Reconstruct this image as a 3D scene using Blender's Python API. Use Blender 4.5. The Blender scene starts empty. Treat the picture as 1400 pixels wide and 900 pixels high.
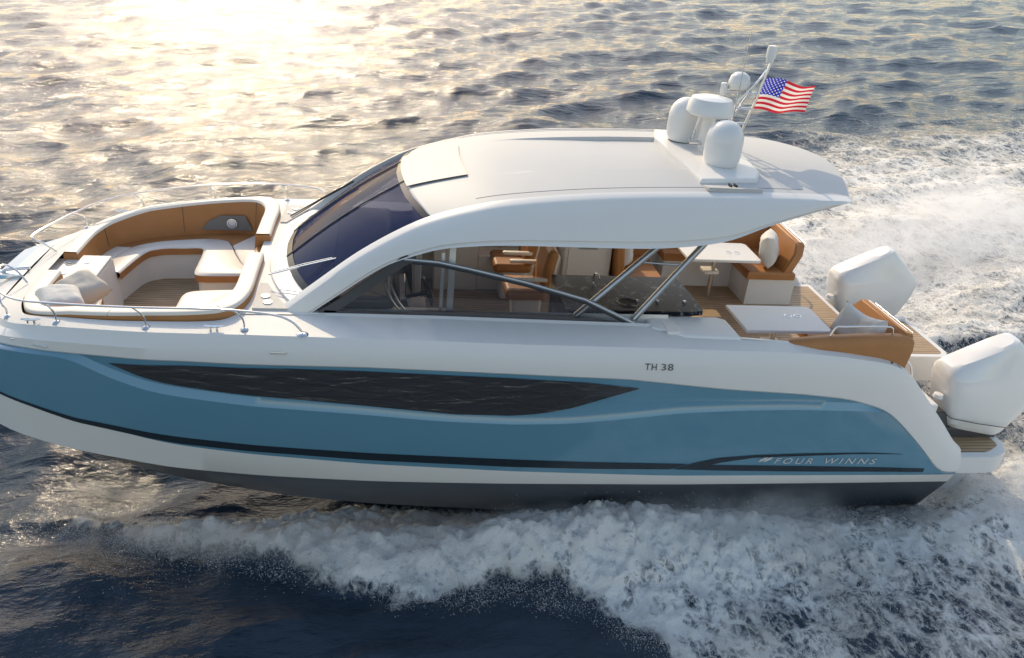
import bpy, bmesh, math, random
import numpy as np
from mathutils import Matrix, Vector, Euler, noise as mnoise
from mathutils.geometry import tessellate_polygon
random.seed(7); rng = np.random.default_rng(7)
S = bpy.context.scene
COL = S.collection
R = math.radians

# ------------------------------------------------------------ boat frame -> world (bow up trim)
TRIM = R(4.0)
PIVOT = Vector((9.0, 0, -0.62))
T = Matrix.Translation(Vector((9.0, 0, 0))) @ Matrix.Rotation(TRIM, 4, 'Y') @ Matrix.Translation(-PIVOT)

# ------------------------------------------------------------ camera
cd = bpy.data.cameras.new('camera'); cam = bpy.data.objects.new('camera', cd); COL.objects.link(cam)
S.camera = cam
cd.sensor_width = 36; cd.lens = 36 * 1150 / 1400; cd.clip_start = .1; cd.clip_end = 3000
rv = Vector((-0.4733, -0.0518, -0.1456))
RR = Matrix.Rotation(rv.length, 3, rv.normalized())
right = RR @ Vector((1, 0, 0)); down = RR @ Vector((0, 0, -1)); fwd = RR @ Vector((0, 1, 0))
M = Matrix((right, -down, -fwd)).transposed().to_4x4()
cam.matrix_world = T @ Matrix.Translation(Vector((4.5791, -9.5312, 5.7482))) @ M

# ------------------------------------------------------------ sky, sun, exposure
SUN_EL = R(35); SUN_AZ = R(-10)      # azimuth measured from +Y towards +X
w = bpy.data.worlds.new('World'); S.world = w; w.use_nodes = True
wn = w.node_tree; sky = wn.nodes.new('ShaderNodeTexSky'); sky.sky_type = 'NISHITA'; sky.sun_disc = False
sky.sun_elevation = SUN_EL; sky.sun_rotation = SUN_AZ
sky.air_density = 1.5; sky.dust_density = 1.3; sky.ozone_density = 3.0
wbm = wn.nodes.new('ShaderNodeMix'); wbm.data_type = 'RGBA'; wbm.blend_type = 'MULTIPLY'; wbm.inputs[0].default_value = 1
wbm.inputs[7].default_value = (1.17, 1.0, .88, 1)
wn.links.new(sky.outputs[0], wbm.inputs[6]); wn.links.new(wbm.outputs[2], wn.nodes['Background'].inputs[0]); wn.nodes['Background'].inputs[1].default_value = .15
sl = bpy.data.lights.new('sun', 'SUN'); sl.energy = 2.0; sl.angle = R(.5); sl.color = (1, .82, .55)
so = bpy.data.objects.new('sun', sl); COL.objects.link(so)
sd = Vector((math.sin(SUN_AZ) * math.cos(SUN_EL), math.cos(SUN_AZ) * math.cos(SUN_EL), math.sin(SUN_EL)))
so.rotation_euler = sd.to_track_quat('Z', 'Y').to_euler()
S.view_settings.view_transform = 'Standard'; S.view_settings.look = 'None'
S.view_settings.exposure = 0.6; S.view_settings.gamma = 1
S.cycles.max_bounces = 8; S.cycles.transparent_max_bounces = 12; S.cycles.caustics_reflective = False
S.cycles.caustics_refractive = False; S.cycles.volume_bounces = 8; S.cycles.use_denoising = True; S.cycles.sample_clamp_indirect = 4

# ------------------------------------------------------------ materials
def mat(name, col, rough=.5, metal=0, coat=0, bump=0, bscale=20, var=0, vscale=3, spec=.5):
    m = bpy.data.materials.new(name); m.use_nodes = True; nt = m.node_tree; p = nt.nodes['Principled BSDF']
    p.inputs['Base Color'].default_value = (*col, 1); p.inputs['Roughness'].default_value = rough
    p.inputs['Metallic'].default_value = metal; p.inputs['Coat Weight'].default_value = coat
    p.inputs['Coat Roughness'].default_value = .06; p.inputs['Specular IOR Level'].default_value = spec
    tc = nt.nodes.new('ShaderNodeTexCoord')
    if var:
        n = nt.nodes.new('ShaderNodeTexNoise'); n.inputs['Scale'].default_value = vscale; n.inputs['Detail'].default_value = 5
        nt.links.new(tc.outputs['Object'], n.inputs['Vector'])
        r = nt.nodes.new('ShaderNodeMix'); r.data_type = 'RGBA'
        r.inputs[6].default_value = (*[c * (1 - var) for c in col], 1); r.inputs[7].default_value = (*[min(1, c * (1 + var)) for c in col], 1)
        nt.links.new(n.outputs['Fac'], r.inputs[0]); nt.links.new(r.outputs[2], p.inputs['Base Color'])
    if bump:
        n2 = nt.nodes.new('ShaderNodeTexNoise'); n2.inputs['Scale'].default_value = bscale; n2.inputs['Detail'].default_value = 4
        nt.links.new(tc.outputs['Object'], n2.inputs['Vector'])
        b = nt.nodes.new('ShaderNodeBump'); b.inputs['Strength'].default_value = bump; b.inputs['Distance'].default_value = .01
        nt.links.new(n2.outputs['Fac'], b.inputs['Height']); nt.links.new(b.outputs[0], p.inputs['Normal'])
    return m
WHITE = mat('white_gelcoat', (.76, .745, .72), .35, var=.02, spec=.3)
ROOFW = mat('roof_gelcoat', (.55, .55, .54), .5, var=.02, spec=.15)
DECK = mat('deck_nonskid', (.76, .74, .70), .55, bump=.3, bscale=260, var=.03)
GREYDECK = mat('grey_nonskid', (.50, .49, .47), .6, bump=.3, bscale=260, var=.04)
BLUE = mat('blue_gelcoat', (.125, .28, .385), .14, coat=.7, var=.03, vscale=1.5)
KEEL = mat('antifouling', (.065, .075, .09), .35, var=.2, vscale=4)
STRIPE = mat('dark_stripe', (.02, .028, .038), .25, coat=.3)
GREYTXT = mat('grey_lettering', (.13, .12, .11), .5)
SILVER = mat('silver_lettering', (.62, .62, .61), .4)
TAN = mat('tan_leather', (.40, .175, .055), .5, bump=.12, bscale=160, var=.14, vscale=5)
CREAM = mat('cream_leather', (.80, .74, .65), .5, bump=.1, bscale=140, var=.04, vscale=6)
FABRIC = mat('pillow_fabric', (.70, .68, .64), .9, bump=.35, bscale=220, var=.05)
STEEL = mat('polished_steel', (.72, .73, .75), .16, metal=1)
ALU = mat('brushed_strut', (.45, .47, .49), .32, metal=.9)
BLACK = mat('black_trim', (.015, .015, .018), .3)
RUBBER = mat('black_rubber', (.02, .02, .02), .6)
DARKGREY = mat('dark_grey', (.07, .07, .075), .45, var=.1)
SEAM = mat('seam', (.10, .07, .05), .7)
RADOME = mat('radome_plastic', (.74, .74, .73), .3, coat=.15, var=.02)
ENGINE = mat('engine_paint', (.76, .76, .75), .24, coat=.5, var=.02)
LINER = mat('liner', (.80, .76, .70), .4, var=.03)
WINDOWGL = mat('hull_window_glass', (.042, .041, .044), .12, coat=1)
def ripple_glass(m):
    nt = m.node_tree; p = nt.nodes['Principled BSDF']; tc = nt.nodes.new('ShaderNodeTexCoord'); mp = nt.nodes.new('ShaderNodeMapping')
    mp.inputs['Scale'].default_value = (1.6, 1, 7); mp.inputs['Rotation'].default_value = (0, R(-14), 0); nt.links.new(tc.outputs['Object'], mp.inputs[0])
    n = nt.nodes.new('ShaderNodeTexNoise'); n.inputs['Scale'].default_value = 1.6; n.inputs['Detail'].default_value = 5; n.inputs['Distortion'].default_value = .6; nt.links.new(mp.outputs[0], n.inputs[0])
    b = nt.nodes.new('ShaderNodeBump'); b.inputs['Strength'].default_value = 1; b.inputs['Distance'].default_value = .02; nt.links.new(n.outputs['Fac'], b.inputs['Height'])
    nt.links.new(b.outputs[0], p.inputs['Normal']); nt.links.new(b.outputs[0], p.inputs['Coat Normal'])
ripple_glass(WINDOWGL)
SCREEN = mat('screen_glass', (.01, .012, .02), .1)

def teak():
    m = mat('teak_planks', (.40, .27, .15), .55); nt = m.node_tree; p = nt.nodes['Principled BSDF']
    tc = nt.nodes.new('ShaderNodeTexCoord'); mp = nt.nodes.new('ShaderNodeMapping'); mp.inputs['Scale'].default_value = (1.5, 22, 22)
    nt.links.new(tc.outputs['Object'], mp.inputs[0])
    n = nt.nodes.new('ShaderNodeTexNoise'); n.inputs['Scale'].default_value = 2; n.inputs['Detail'].default_value = 6
    nt.links.new(mp.outputs[0], n.inputs['Vector'])
    cr = nt.nodes.new('ShaderNodeValToRGB'); cr.color_ramp.elements[0].color = (.30, .19, .10, 1); cr.color_ramp.elements[1].color = (.52, .37, .22, 1)
    cr.color_ramp.elements[0].position = .3; cr.color_ramp.elements[1].position = .7
    nt.links.new(n.outputs['Fac'], cr.inputs[0])
    sx = nt.nodes.new('ShaderNodeSeparateXYZ'); nt.links.new(tc.outputs['Object'], sx.inputs[0])
    def mth(op, a, b=None):
        q = nt.nodes.new('ShaderNodeMath'); q.operation = op
        for i, v in enumerate((a, b)):
            if v is None: continue
            if isinstance(v, (int, float)): q.inputs[i].default_value = v
            else: nt.links.new(v, q.inputs[i])
        return q.outputs[0]
    fr = mth('FRACT', mth('MULTIPLY', sx.outputs['Y'], 1 / .062))
    ln = mth('LESS_THAN', fr, .13)
    mx = nt.nodes.new('ShaderNodeMix'); mx.data_type = 'RGBA'; mx.inputs[7].default_value = (.05, .04, .03, 1)
    nt.links.new(ln, mx.inputs[0]); nt.links.new(cr.outputs[0], mx.inputs[6]); nt.links.new(mx.outputs[2], p.inputs['Base Color'])
    return m
TEAK = teak()

def granite():
    m = mat('black_granite', (.02, .02, .025), .3, spec=.12); nt = m.node_tree; p = nt.nodes['Principled BSDF']
    tc = nt.nodes.new('ShaderNodeTexCoord')
    n = nt.nodes.new('ShaderNodeTexNoise'); n.inputs['Scale'].default_value = 4; n.inputs['Detail'].default_value = 10
    n.inputs['Roughness'].default_value = .72; n.inputs['Distortion'].default_value = 1.6
    mp = nt.nodes.new('ShaderNodeMapping'); mp.inputs['Scale'].default_value = (1.6, 1, 1); mp.inputs['Rotation'].default_value = (0, 0, .7)
    nt.links.new(tc.outputs['Object'], mp.inputs[0]); nt.links.new(mp.outputs[0], n.inputs['Vector'])
    cr = nt.nodes.new('ShaderNodeValToRGB'); e = cr.color_ramp.elements
    e[0].position = .48; e[0].color = (.010, .011, .015, 1); e[1].position = .66; e[1].color = (.26, .27, .31, 1)
    e.new(.55).color = (.035, .035, .042, 1)
    nt.links.new(n.outputs['Fac'], cr.inputs[0]); nt.links.new(cr.outputs[0], p.inputs['Base Color'])
    return m
GRANITE = granite()

def glass(name, tint, alpha, refl_col=(1, 1, 1), body=None, fk=1):
    m = bpy.data.materials.new(name); m.use_nodes = True; nt = m.node_tree; nt.nodes.clear()
    o = nt.nodes.new('ShaderNodeOutputMaterial')
    t = nt.nodes.new('ShaderNodeBsdfTransparent'); t.inputs[0].default_value = (*tint, 1)
    d = nt.nodes.new('ShaderNodeBsdfPrincipled'); d.inputs['Base Color'].default_value = (*(body or (.02, .025, .05)), 1)
    d.inputs['Roughness'].default_value = .4; d.inputs['Specular IOR Level'].default_value = 0
    m1 = nt.nodes.new('ShaderNodeMixShader'); m1.inputs[0].default_value = alpha
    g = nt.nodes.new('ShaderNodeBsdfGlossy'); g.inputs['Roughness'].default_value = .02; g.inputs[0].default_value = (*refl_col, 1)
    fr = nt.nodes.new('ShaderNodeFresnel'); fr.inputs[0].default_value = 1.5
    m2 = nt.nodes.new('ShaderNodeMixShader')
    nt.links.new(t.outputs[0], m1.inputs[1]); nt.links.new(d.outputs[0], m1.inputs[2])
    fm = nt.nodes.new('ShaderNodeMath'); fm.operation = 'MULTIPLY'; fm.inputs[1].default_value = fk; nt.links.new(fr.outputs[0], fm.inputs[0])
    nt.links.new(fm.outputs[0], m2.inputs[0]); nt.links.new(m1.outputs[0], m2.inputs[1]); nt.links.new(g.outputs[0], m2.inputs[2])
    nt.links.new(m2.outputs[0], o.inputs[0])
    return m
WSGLASS = glass('windshield_glass', (.46, .48, .58), .76, body=(.014, .026, .085), fk=.22)
SIDEGLASS = glass('side_glass', (.74, .75, .78), .12, body=(.13, .14, .17), fk=1)
SIDEGLASS2 = glass('clear_side_glass', (.9, .9, .92), .02, fk=.8)

# ------------------------------------------------------------ mesh helpers
def tag(o, label=None, cat=None, group=None, kind=None):
    if label: o['label'] = label
    if cat: o['category'] = cat
    if group: o['group'] = group
    if kind: o['kind'] = kind
    return o
def empty(name, loc=(0, 0, 0)):
    o = bpy.data.objects.new(name, None); COL.objects.link(o); o.location = loc; o.empty_display_size = .2
    return o
def finish(name, bm, m, parent=None, ang=35, smooth=True, tri=False):
    me = bpy.data.meshes.new(name)
    bmesh.ops.recalc_face_normals(bm, faces=bm.faces)
    bm.to_mesh(me); bm.free()
    for mm in (m if isinstance(m, (list, tuple)) else [m]): me.materials.append(mm)
    if smooth:
        me.polygons.foreach_set('use_smooth', [True] * len(me.polygons)); me.set_sharp_from_angle(angle=R(ang))
    o = bpy.data.objects.new(name, me); COL.objects.link(o)
    if parent: o.parent = parent
    return o
def from_data(name, V, F, m, parent=None, ang=35, fmat=None, recalc=True):
    bm = bmesh.new(); vs = [bm.verts.new(v) for v in V]
    for i, f in enumerate(F):
        if len(set(f)) < 3: continue
        try:
            fc = bm.faces.new([vs[k] for k in f])
            if fmat: fc.material_index = fmat[i]
        except ValueError: pass
    bmesh.ops.remove_doubles(bm, verts=bm.verts, dist=1e-5)
    bmesh.ops.dissolve_degenerate(bm, edges=bm.edges, dist=1e-5)
    return finish(name, bm, m, parent, ang)
def add_box(bm, x0, x1, y0, y1, z0, z1, bevel=0, seg=2, rot=None, top=(0, 0, 0, 0)):
    tx0, tx1, ty0, ty1 = top
    P = [(x0, y0, z0), (x1, y0, z0), (x1, y1, z0), (x0, y1, z0),
         (x0 + tx0, y0 + ty0, z1), (x1 - tx1, y0 + ty0, z1), (x1 - tx1, y1 - ty1, z1), (x0 + tx0, y1 - ty1, z1)]
    if rot: 
        c = Vector(((x0 + x1) / 2, (y0 + y1) / 2, (z0 + z1) / 2)); P = [c + rot @ (Vector(p) - c) for p in P]
    vs = [bm.verts.new(p) for p in P]
    fs = [bm.faces.new([vs[i] for i in f]) for f in ((0, 3, 2, 1), (4, 5, 6, 7), (0, 1, 5, 4), (1, 2, 6, 5), (2, 3, 7, 6), (3, 0, 4, 7))]
    if bevel:
        es = list({e for f in fs for e in f.edges})
        bmesh.ops.bevel(bm, geom=es, offset=bevel, segments=seg, affect='EDGES', profile=.5)
def flat_big(o, lim=.012):
    for p in o.data.polygons:
        if p.area > lim: p.use_smooth = False
    return o
def box(name, x0, x1, y0, y1, z0, z1, m, parent=None, bevel=0, seg=2, rot=None, top=(0, 0, 0, 0)):
    bm = bmesh.new(); add_box(bm, x0, x1, y0, y1, z0, z1, bevel, seg, rot, top)
    return flat_big(finish(name, bm, m, parent))
def add_tube(bm, pts, r, n=8, cap=True, ell=1):
    pts = [Vector(p) for p in pts]; rings = []
    rr = r if isinstance(r, (list, tuple)) else [r] * len(pts)
    ref = Vector((0, 0, 1))
    for i, p in enumerate(pts):
        d = (pts[min(i + 1, len(pts) - 1)] - pts[max(i - 1, 0)]).normalized()
        u = d.cross(ref)
        if u.length < .05: u = d.cross(Vector((0, 1, 0)))
        u.normalize(); v = d.cross(u)
        rings.append([bm.verts.new(p + u * math.cos(2 * math.pi * k / n) * rr[i] * ell + v * math.sin(2 * math.pi * k / n) * rr[i]) for k in range(n)])
    for a, b in zip(rings, rings[1:]):
        for k in range(n): bm.faces.new((a[k], a[(k + 1) % n], b[(k + 1) % n], b[k]))
    if cap: bm.faces.new(rings[0]); bm.faces.new(rings[-1][::-1])
def tube(name, pts, r, m, parent=None, n=8, ell=1):
    bm = bmesh.new(); add_tube(bm, pts, r, n, ell=ell); return finish(name, bm, m, parent, 50)
def spline(pts, n=6):
    P = [Vector(p) for p in pts]; out = []
    for i in range(len(P) - 1):
        p0 = P[max(i - 1, 0)]; p1 = P[i]; p2 = P[i + 1]; p3 = P[min(i + 2, len(P) - 1)]
        for k in range(n):
            t = k / n
            out.append(.5 * ((2 * p1) + (p2 - p0) * t + (2 * p0 - 5 * p1 + 4 * p2 - p3) * t * t + (3 * p1 - p0 - 3 * p2 + p3) * t ** 3))
    out.append(P[-1]); return out
def lathe(name, prof, c, m, parent=None, n=36):
    bm = bmesh.new(); rings = []
    for r, z in prof:
        if r < 1e-4: rings.append([bm.verts.new((c[0], c[1], c[2] + z))])
        else: rings.append([bm.verts.new((c[0] + r * math.cos(2 * math.pi * k / n), c[1] + r * math.sin(2 * math.pi * k / n), c[2] + z)) for k in range(n)])
    for a, b in zip(rings, rings[1:]):
        for k in range(n):
            k2 = (k + 1) % n
            if len(a) == 1 and len(b) == 1: continue
            if len(a) == 1: bm.faces.new((a[0], b[k2], b[k]))
            elif len(b) == 1: bm.faces.new((a[k], a[k2], b[0]))
            else: bm.faces.new((a[k], a[k2], b[k2], b[k]))
    return finish(name, bm, m, parent, 40)
def grid(name, rows, m, parent=None, ang=35, closed=False, fm=None):
    nr, nc = len(rows), len(rows[0]); V = [tuple(p) for r in rows for p in r]; F = []; FM = []
    for i in range(nr - 1 + (1 if closed else 0)):
        for j in range(nc - 1):
            i2 = (i + 1) % nr
            F.append((i * nc + j, i * nc + j + 1, i2 * nc + j + 1, i2 * nc + j)); FM.append(fm[i] if fm else 0)
    return from_data(name, V, F, m, parent, ang, FM)
def prism(name, poly, z0, z1, m, parent=None, bevel=.01, seg=2, bz=None):
    """extrude an xy outline; z0/z1 numbers or functions of (x, y)"""
    f0 = z0 if callable(z0) else (lambda x, y: z0); f1 = z1 if callable(z1) else (lambda x, y: z1)
    bm = bmesh.new(); b = [bm.verts.new((x, y, f0(x, y))) for x, y in poly]; t = [bm.verts.new((x, y, f1(x, y))) for x, y in poly]
    n = len(poly); bm.faces.new(b[::-1]); ft = bm.faces.new(t)
    for i in range(n): bm.faces.new((b[i], b[(i + 1) % n], t[(i + 1) % n], t[i]))
    if bevel: bmesh.ops.bevel(bm, geom=list(ft.edges), offset=bevel, segments=seg, affect='EDGES', profile=.5)
    return flat_big(finish(name, bm, m, parent), .05)
def gauss(keys_x, keys_v, wdt=.22):
    kx = np.array(keys_x, float); kv = np.array(keys_v, float)
    offs = np.linspace(-2, 2, 17); wt = np.exp(-offs ** 2 / 1.2); wt /= wt.sum()
    def f(x):
        x = np.asarray(x, float); w_ = np.minimum(wdt, np.maximum(.02, (x - kx[0]) * .6)) 
        return sum(wt[i] * np.interp(x + offs[i] * w_, kx, kv) for i in range(17))
    return f

# =========================================================== WATER (world frame)
def build_waves():
    g = np.random.default_rng(3); comps = []
    for k in range(64):
        lam = .32 * (22 ** (k / 63.0)); th = R(98) + g.normal(0, .55)
        amp = .0066 * lam ** 1.12 * (1 if lam < 3.2 else .62)
        comps.append((2 * math.pi / lam, math.cos(th), math.sin(th), amp, g.uniform(0, 6.28)))
    return comps
WAVES = build_waves()
def wave(X, Y, minlam=0):
    Z = np.zeros_like(X); DX = np.zeros_like(X); DY = np.zeros_like(X)
    for k, cx, cy, a, ph in WAVES:
        if 6.283 / k < minlam: continue
        p = k * (cx * X + cy * Y) + ph; Z += a * np.cos(p); s = a * .85 * np.sin(p); DX -= cx * s; DY -= cy * s
    return Z, DX, DY
def spaced(lo, hi, a, b, fine, grow):
    mid = list(np.arange(a, b, fine)); l = []; s = fine; x = a
    while x > lo: s *= grow; x -= s; l.append(x)
    r = []; s = fine; x = mid[-1]
    while x < hi: s *= grow; x += s; r.append(x)
    return np.array(l[::-1] + mid + r)
gx = spaced(-400, 500, -1.5, 17, .036, 1.03); gy = spaced(-200, 1500, -6.0, 3.5, .036, 1.012)
X, Y = np.meshgrid(gx, gy)
Z, DX, DY = wave(X, Y)
def vnoise(X, Y, s, seed, octs=4):
    """smooth value noise on arrays"""
    out = np.zeros_like(X); amp = 1; tot = 0
    for o in range(octs):
        g = np.random.default_rng(seed + o).random((257, 257)); x = X * s + 1000.3; y = Y * s + 1000.7
        xi = np.floor(x).astype(int); yi = np.floor(y).astype(int); fx = x - xi; fy = y - yi
        fx = fx * fx * (3 - 2 * fx); fy = fy * fy * (3 - 2 * fy); xi %= 256; yi %= 256
        v = (g[yi, xi] * (1 - fx) + g[yi, xi + 1] * fx) * (1 - fy) + (g[yi + 1, xi] * (1 - fx) + g[yi + 1, xi + 1] * fx) * fy
        out += amp * v; tot += amp; amp *= .55; s *= 2.1
    return out / tot
def sstep(a, b, x):
    t = np.clip((x - a) / (b - a), 0, 1); return t * t * (3 - 2 * t)
def foam_field(X, Y):
    """returns density 0..1 of the white water and the height it adds"""
    n1 = vnoise(X, Y, .55, 11); n2 = vnoise(X, Y, 1.6, 31)
    # near side: spray sheet leaving the chine from x~2 widening aft
    inner = np.interp(X, [-1, 1, 2], [-.35, -.6, -.9])
    outer = np.interp(X, [-1.2, .3, .9, 1.75, 2.65, 3.6, 4.8, 6.2, 6.8, 7.3, 8.5, 12, 20, 40], [-.9, -1.15, -1.45, -1.8, -1.95, -2.35, -2.8, -3.15, -3.5, -4.5, -6.6, -10, -15, -30]) + (n1 - .5) * (1.0 + .9 * sstep(5, 8, X)) + (n2 - .5) * .7
    dens_near = sstep(0, .5, inner - Y) * sstep(-.15, .55, Y - outer) * sstep(-1.3, .3, X)
    thin = np.interp(X, [-1, 1.0, 3, 5, 8, 9.5, 11, 13, 30], [.6, .9, 1.0, 1.0, .95, .8, .78, .95, .9]) * (1 - .22 * sstep(6.6, 7.6, X) * sstep(-2.6, -3.6, Y) * sstep(13, 11, X))
    edge = np.clip((Y - outer) / .8, 0, 1)
    dn = dens_near * thin * (.72 + .28 * edge)
    # far side mirrored, a little wider
    outf = np.interp(X, [0.5, 2, 4, 8, 11, 14, 18, 28, 60], [1.6, 2.6, 3.6, 5.4, 9, 13, 17.5, 20.5, 36]) + (n1 - .5) * 2.2
    df = sstep(0, .5, Y - 1.3) * sstep(-.5, 1, (outf - Y) / np.interp(X, [0, 8, 14, 20, 40], [.8, 2.0, 6.5, 9.0, 12])) ** .8 * sstep(.5, 3, X) * np.interp(X, [0, 8, 12, 16, 40], [.6, .74, .78, .78, .7])
    # churned prop wake behind the transom
    db = sstep(10.6, 11.6, X) * sstep(-.2, .8, 3.0 + (X - 11) * .25 - np.abs(Y)) * .60
    d = np.maximum(np.maximum(dn, df), db)
    hgt = dn * np.interp(X, [-1, 3, 5, 7, 9, 10.5, 14], [.26, .34, .36, .50, .34, .12, .1]) * np.exp(-((Y + 1.35 + .13 * np.maximum(X - 1, 0)) / .62) ** 2) 
    hgt += df * np.interp(X, [1, 6, 11, 16, 30], [.05, .2, .35, .4, .2]) * (.5 + .5 * n1)
    hgt += db * .12 * n2
    r1 = np.abs(vnoise(X, Y, 2.2, 71, 5) - .5) * 2; r2 = vnoise(X, Y, 7.5, 91, 4)
    hgt += dn * sstep(-.3, 1, X) * sstep(13, 9.5, X) * (.11 * (.35 - r1) + .12 * (r2 - .5) + .11 * (vnoise(X, Y, 15, 131, 3) - .5)) * sstep(-4.2, -3.0, Y)
    hgt += dn * .05 * (r2 - .5)
    return np.clip(d, 0, 1), hgt
D, H = foam_field(X, Y)
rough = (vnoise(X, Y, 3.2, 51, 4) - .5)
rough *= np.where(Y > 3, .40, .8)
inner_box = (np.abs(Y) < 1.9) & (X > .8) & (X < 11.6)
Zt = Z * (1 - .35 * D) + H + rough * .22 * D
Zt -= .35 * sstep(2.3, 1.5, np.abs(Y)) * sstep(.0, 2.0, X) * sstep(13, 11.2, X)
V = np.stack([X + DX, Y + DY, Zt], -1).reshape(-1, 3)
nx, ny = len(gx), len(gy)
ii = (np.arange(ny - 1)[:, None] * nx + np.arange(nx - 1)[None, :]).ravel()
F = np.stack([ii, ii + 1, ii + nx + 1, ii + nx], 1)
me = bpy.data.meshes.new('sea'); me.vertices.add(len(V)); me.vertices.foreach_set('co', V.ravel())
me.loops.add(F.size); me.loops.foreach_set('vertex_index', F.ravel().astype(np.int32)); me.polygons.add(len(F))
me.polygons.foreach_set('loop_start', np.arange(0, F.size, 4, dtype=np.int32)); me.polygons.foreach_set('use_smooth', np.ones(len(F), bool))
me.update(); at = me.attributes.new('foam', 'FLOAT', 'POINT'); at.data.foreach_set('value', D.ravel().astype(np.float32))
sea = bpy.data.objects.new('sea', me); COL.objects.link(sea); tag(sea, kind='structure')

def sea_mat():
    m = bpy.data.materials.new('sea_water'); m.use_nodes = True; nt = m.node_tree; L = nt.links; p = nt.nodes['Principled BSDF']
    p.inputs['Base Color'].default_value = (.022, .037, .056, 1); p.inputs['Roughness'].default_value = .10; p.inputs['IOR'].default_value = 1.33
    tc = nt.nodes.new('ShaderNodeTexCoord')
    def noise(scale, detail=4, rough=.55, vec=None, dist=0):
        n = nt.nodes.new('ShaderNodeTexNoise'); n.inputs['Scale'].default_value = scale; n.inputs['Detail'].default_value = detail
        n.inputs['Roughness'].default_value = rough; n.inputs['Distortion'].default_value = dist; L.new(vec or tc.outputs['Object'], n.inputs['Vector']); return n.outputs['Fac']
    def mth(op, a, b=0, c=None, clamp=False):
        q = nt.nodes.new('ShaderNodeMath'); q.operation = op; q.use_clamp = clamp
        for i, v in enumerate((a, b, c)):
            if v is None: continue
            if isinstance(v, (int, float)): q.inputs[i].default_value = v
            else: L.new(v, q.inputs[i])
        return q.outputs[0]
    mp = nt.nodes.new('ShaderNodeMapping'); mp.inputs['Scale'].default_value = (.42, 1, 1); L.new(tc.outputs['Object'], mp.inputs[0])
    h = mth('ADD', mth('MULTIPLY', noise(1.7, 7, .6, mp.outputs[0], .3), .19), mth('MULTIPLY', noise(6.5, 6, .6, mp.outputs[0], .2), .05))
    b = nt.nodes.new('ShaderNodeBump'); b.inputs['Strength'].default_value = .9; b.inputs['Distance'].default_value = .75; L.new(h, b.inputs['Height'])
    L.new(b.outputs[0], p.inputs['Normal'])
    fo = nt.nodes.new('ShaderNodeBsdfPrincipled'); fo.inputs['Base Color'].default_value = (.83, .81, .775, 1); fo.inputs['Roughness'].default_value = .7
    fo.inputs['Subsurface Weight'].default_value = 0
    at = nt.nodes.new('ShaderNodeAttribute'); at.attribute_name = 'foam'; d = at.outputs['Fac']
    mp2 = nt.nodes.new('ShaderNodeMapping'); mp2.inputs['Scale'].default_value = (1, .8, 1); L.new(tc.outputs['Object'], mp2.inputs[0])
    nz = mth('ADD', mth('MULTIPLY', noise(2.6, 8, .68, mp2.outputs[0], .8), .75), mth('MULTIPLY', noise(17, 5, .7), .35))
    def vor(scale, sc, dist):
        mq = nt.nodes.new('ShaderNodeMapping'); mq.inputs['Scale'].default_value = sc; L.new(tc.outputs['Object'], mq.inputs[0])
        wn_ = nt.nodes.new('ShaderNodeTexNoise'); wn_.inputs['Scale'].default_value = scale * .9; wn_.inputs['Detail'].default_value = 4; L.new(mq.outputs[0], wn_.inputs['Vector'])
        va = nt.nodes.new('ShaderNodeVectorMath'); va.operation = 'SCALE'; va.inputs['Scale'].default_value = dist; L.new(wn_.outputs['Color'], va.inputs[0])
        vb = nt.nodes.new('ShaderNodeVectorMath'); vb.operation = 'ADD'; L.new(mq.outputs[0], vb.inputs[0]); L.new(va.outputs[0], vb.inputs[1])
        v = nt.nodes.new('ShaderNodeTexVoronoi'); v.feature = 'DISTANCE_TO_EDGE'; v.inputs['Scale'].default_value = scale; L.new(vb.outputs[0], v.inputs['Vector']); return v.outputs['Distance']
    lace = mth('MAXIMUM', mth('SUBTRACT', 1, mth('MULTIPLY', vor(3.2, (1, .62, 1), .55), 5.5), clamp=True), mth('MULTIPLY', mth('SUBTRACT', 1, mth('MULTIPLY', vor(9.0, (1, .6, 1), .2), 6.0), clamp=True), .8))
    nz = mth('ADD', nz, mth('MULTIPLY', mth('SUBTRACT', lace, .36), .16))
    # foam where noise > threshold that falls with density
    thr = mth('SUBTRACT', .86, mth('MULTIPLY', d, .60))
    fac = mth('MULTIPLY', mth('SUBTRACT', nz, thr), 5.0, clamp=True)
    fac = mth('MULTIPLY', fac, mth('MULTIPLY', d, 4, clamp=True))
    tk = mth('MULTIPLY', mth('SUBTRACT', mth('ADD', d, mth('MULTIPLY', mth('SUBTRACT', noise(1.1, 6, .6), .5), 1.1)), .42), 2.4, clamp=True)
    fc = nt.nodes.new('ShaderNodeMix'); fc.data_type = 'RGBA'; fc.inputs[6].default_value = (.52, .48, .41, 1); fc.inputs[7].default_value = (.87, .84, .785, 1)
    L.new(tk, fc.inputs[0]); L.new(fc.outputs[2], fo.inputs['Base Color'])
    fb = nt.nodes.new('ShaderNodeBump'); fb.inputs['Strength'].default_value = 1; fb.inputs['Distance'].default_value = .045
    L.new(mth('ADD', noise(9, 8, .75), mth('MULTIPLY', nz, .6)), fb.inputs['Height']); L.new(fb.outputs[0], fo.inputs['Normal'])
    mx = nt.nodes.new('ShaderNodeMixShader'); L.new(fac, mx.inputs[0]); L.new(p.outputs[0], mx.inputs[1]); L.new(fo.outputs[0], mx.inputs[2])
    L.new(mx.outputs[0], nt.nodes['Material Output'].inputs[0])
    return m
me.materials.append(sea_mat())

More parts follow.
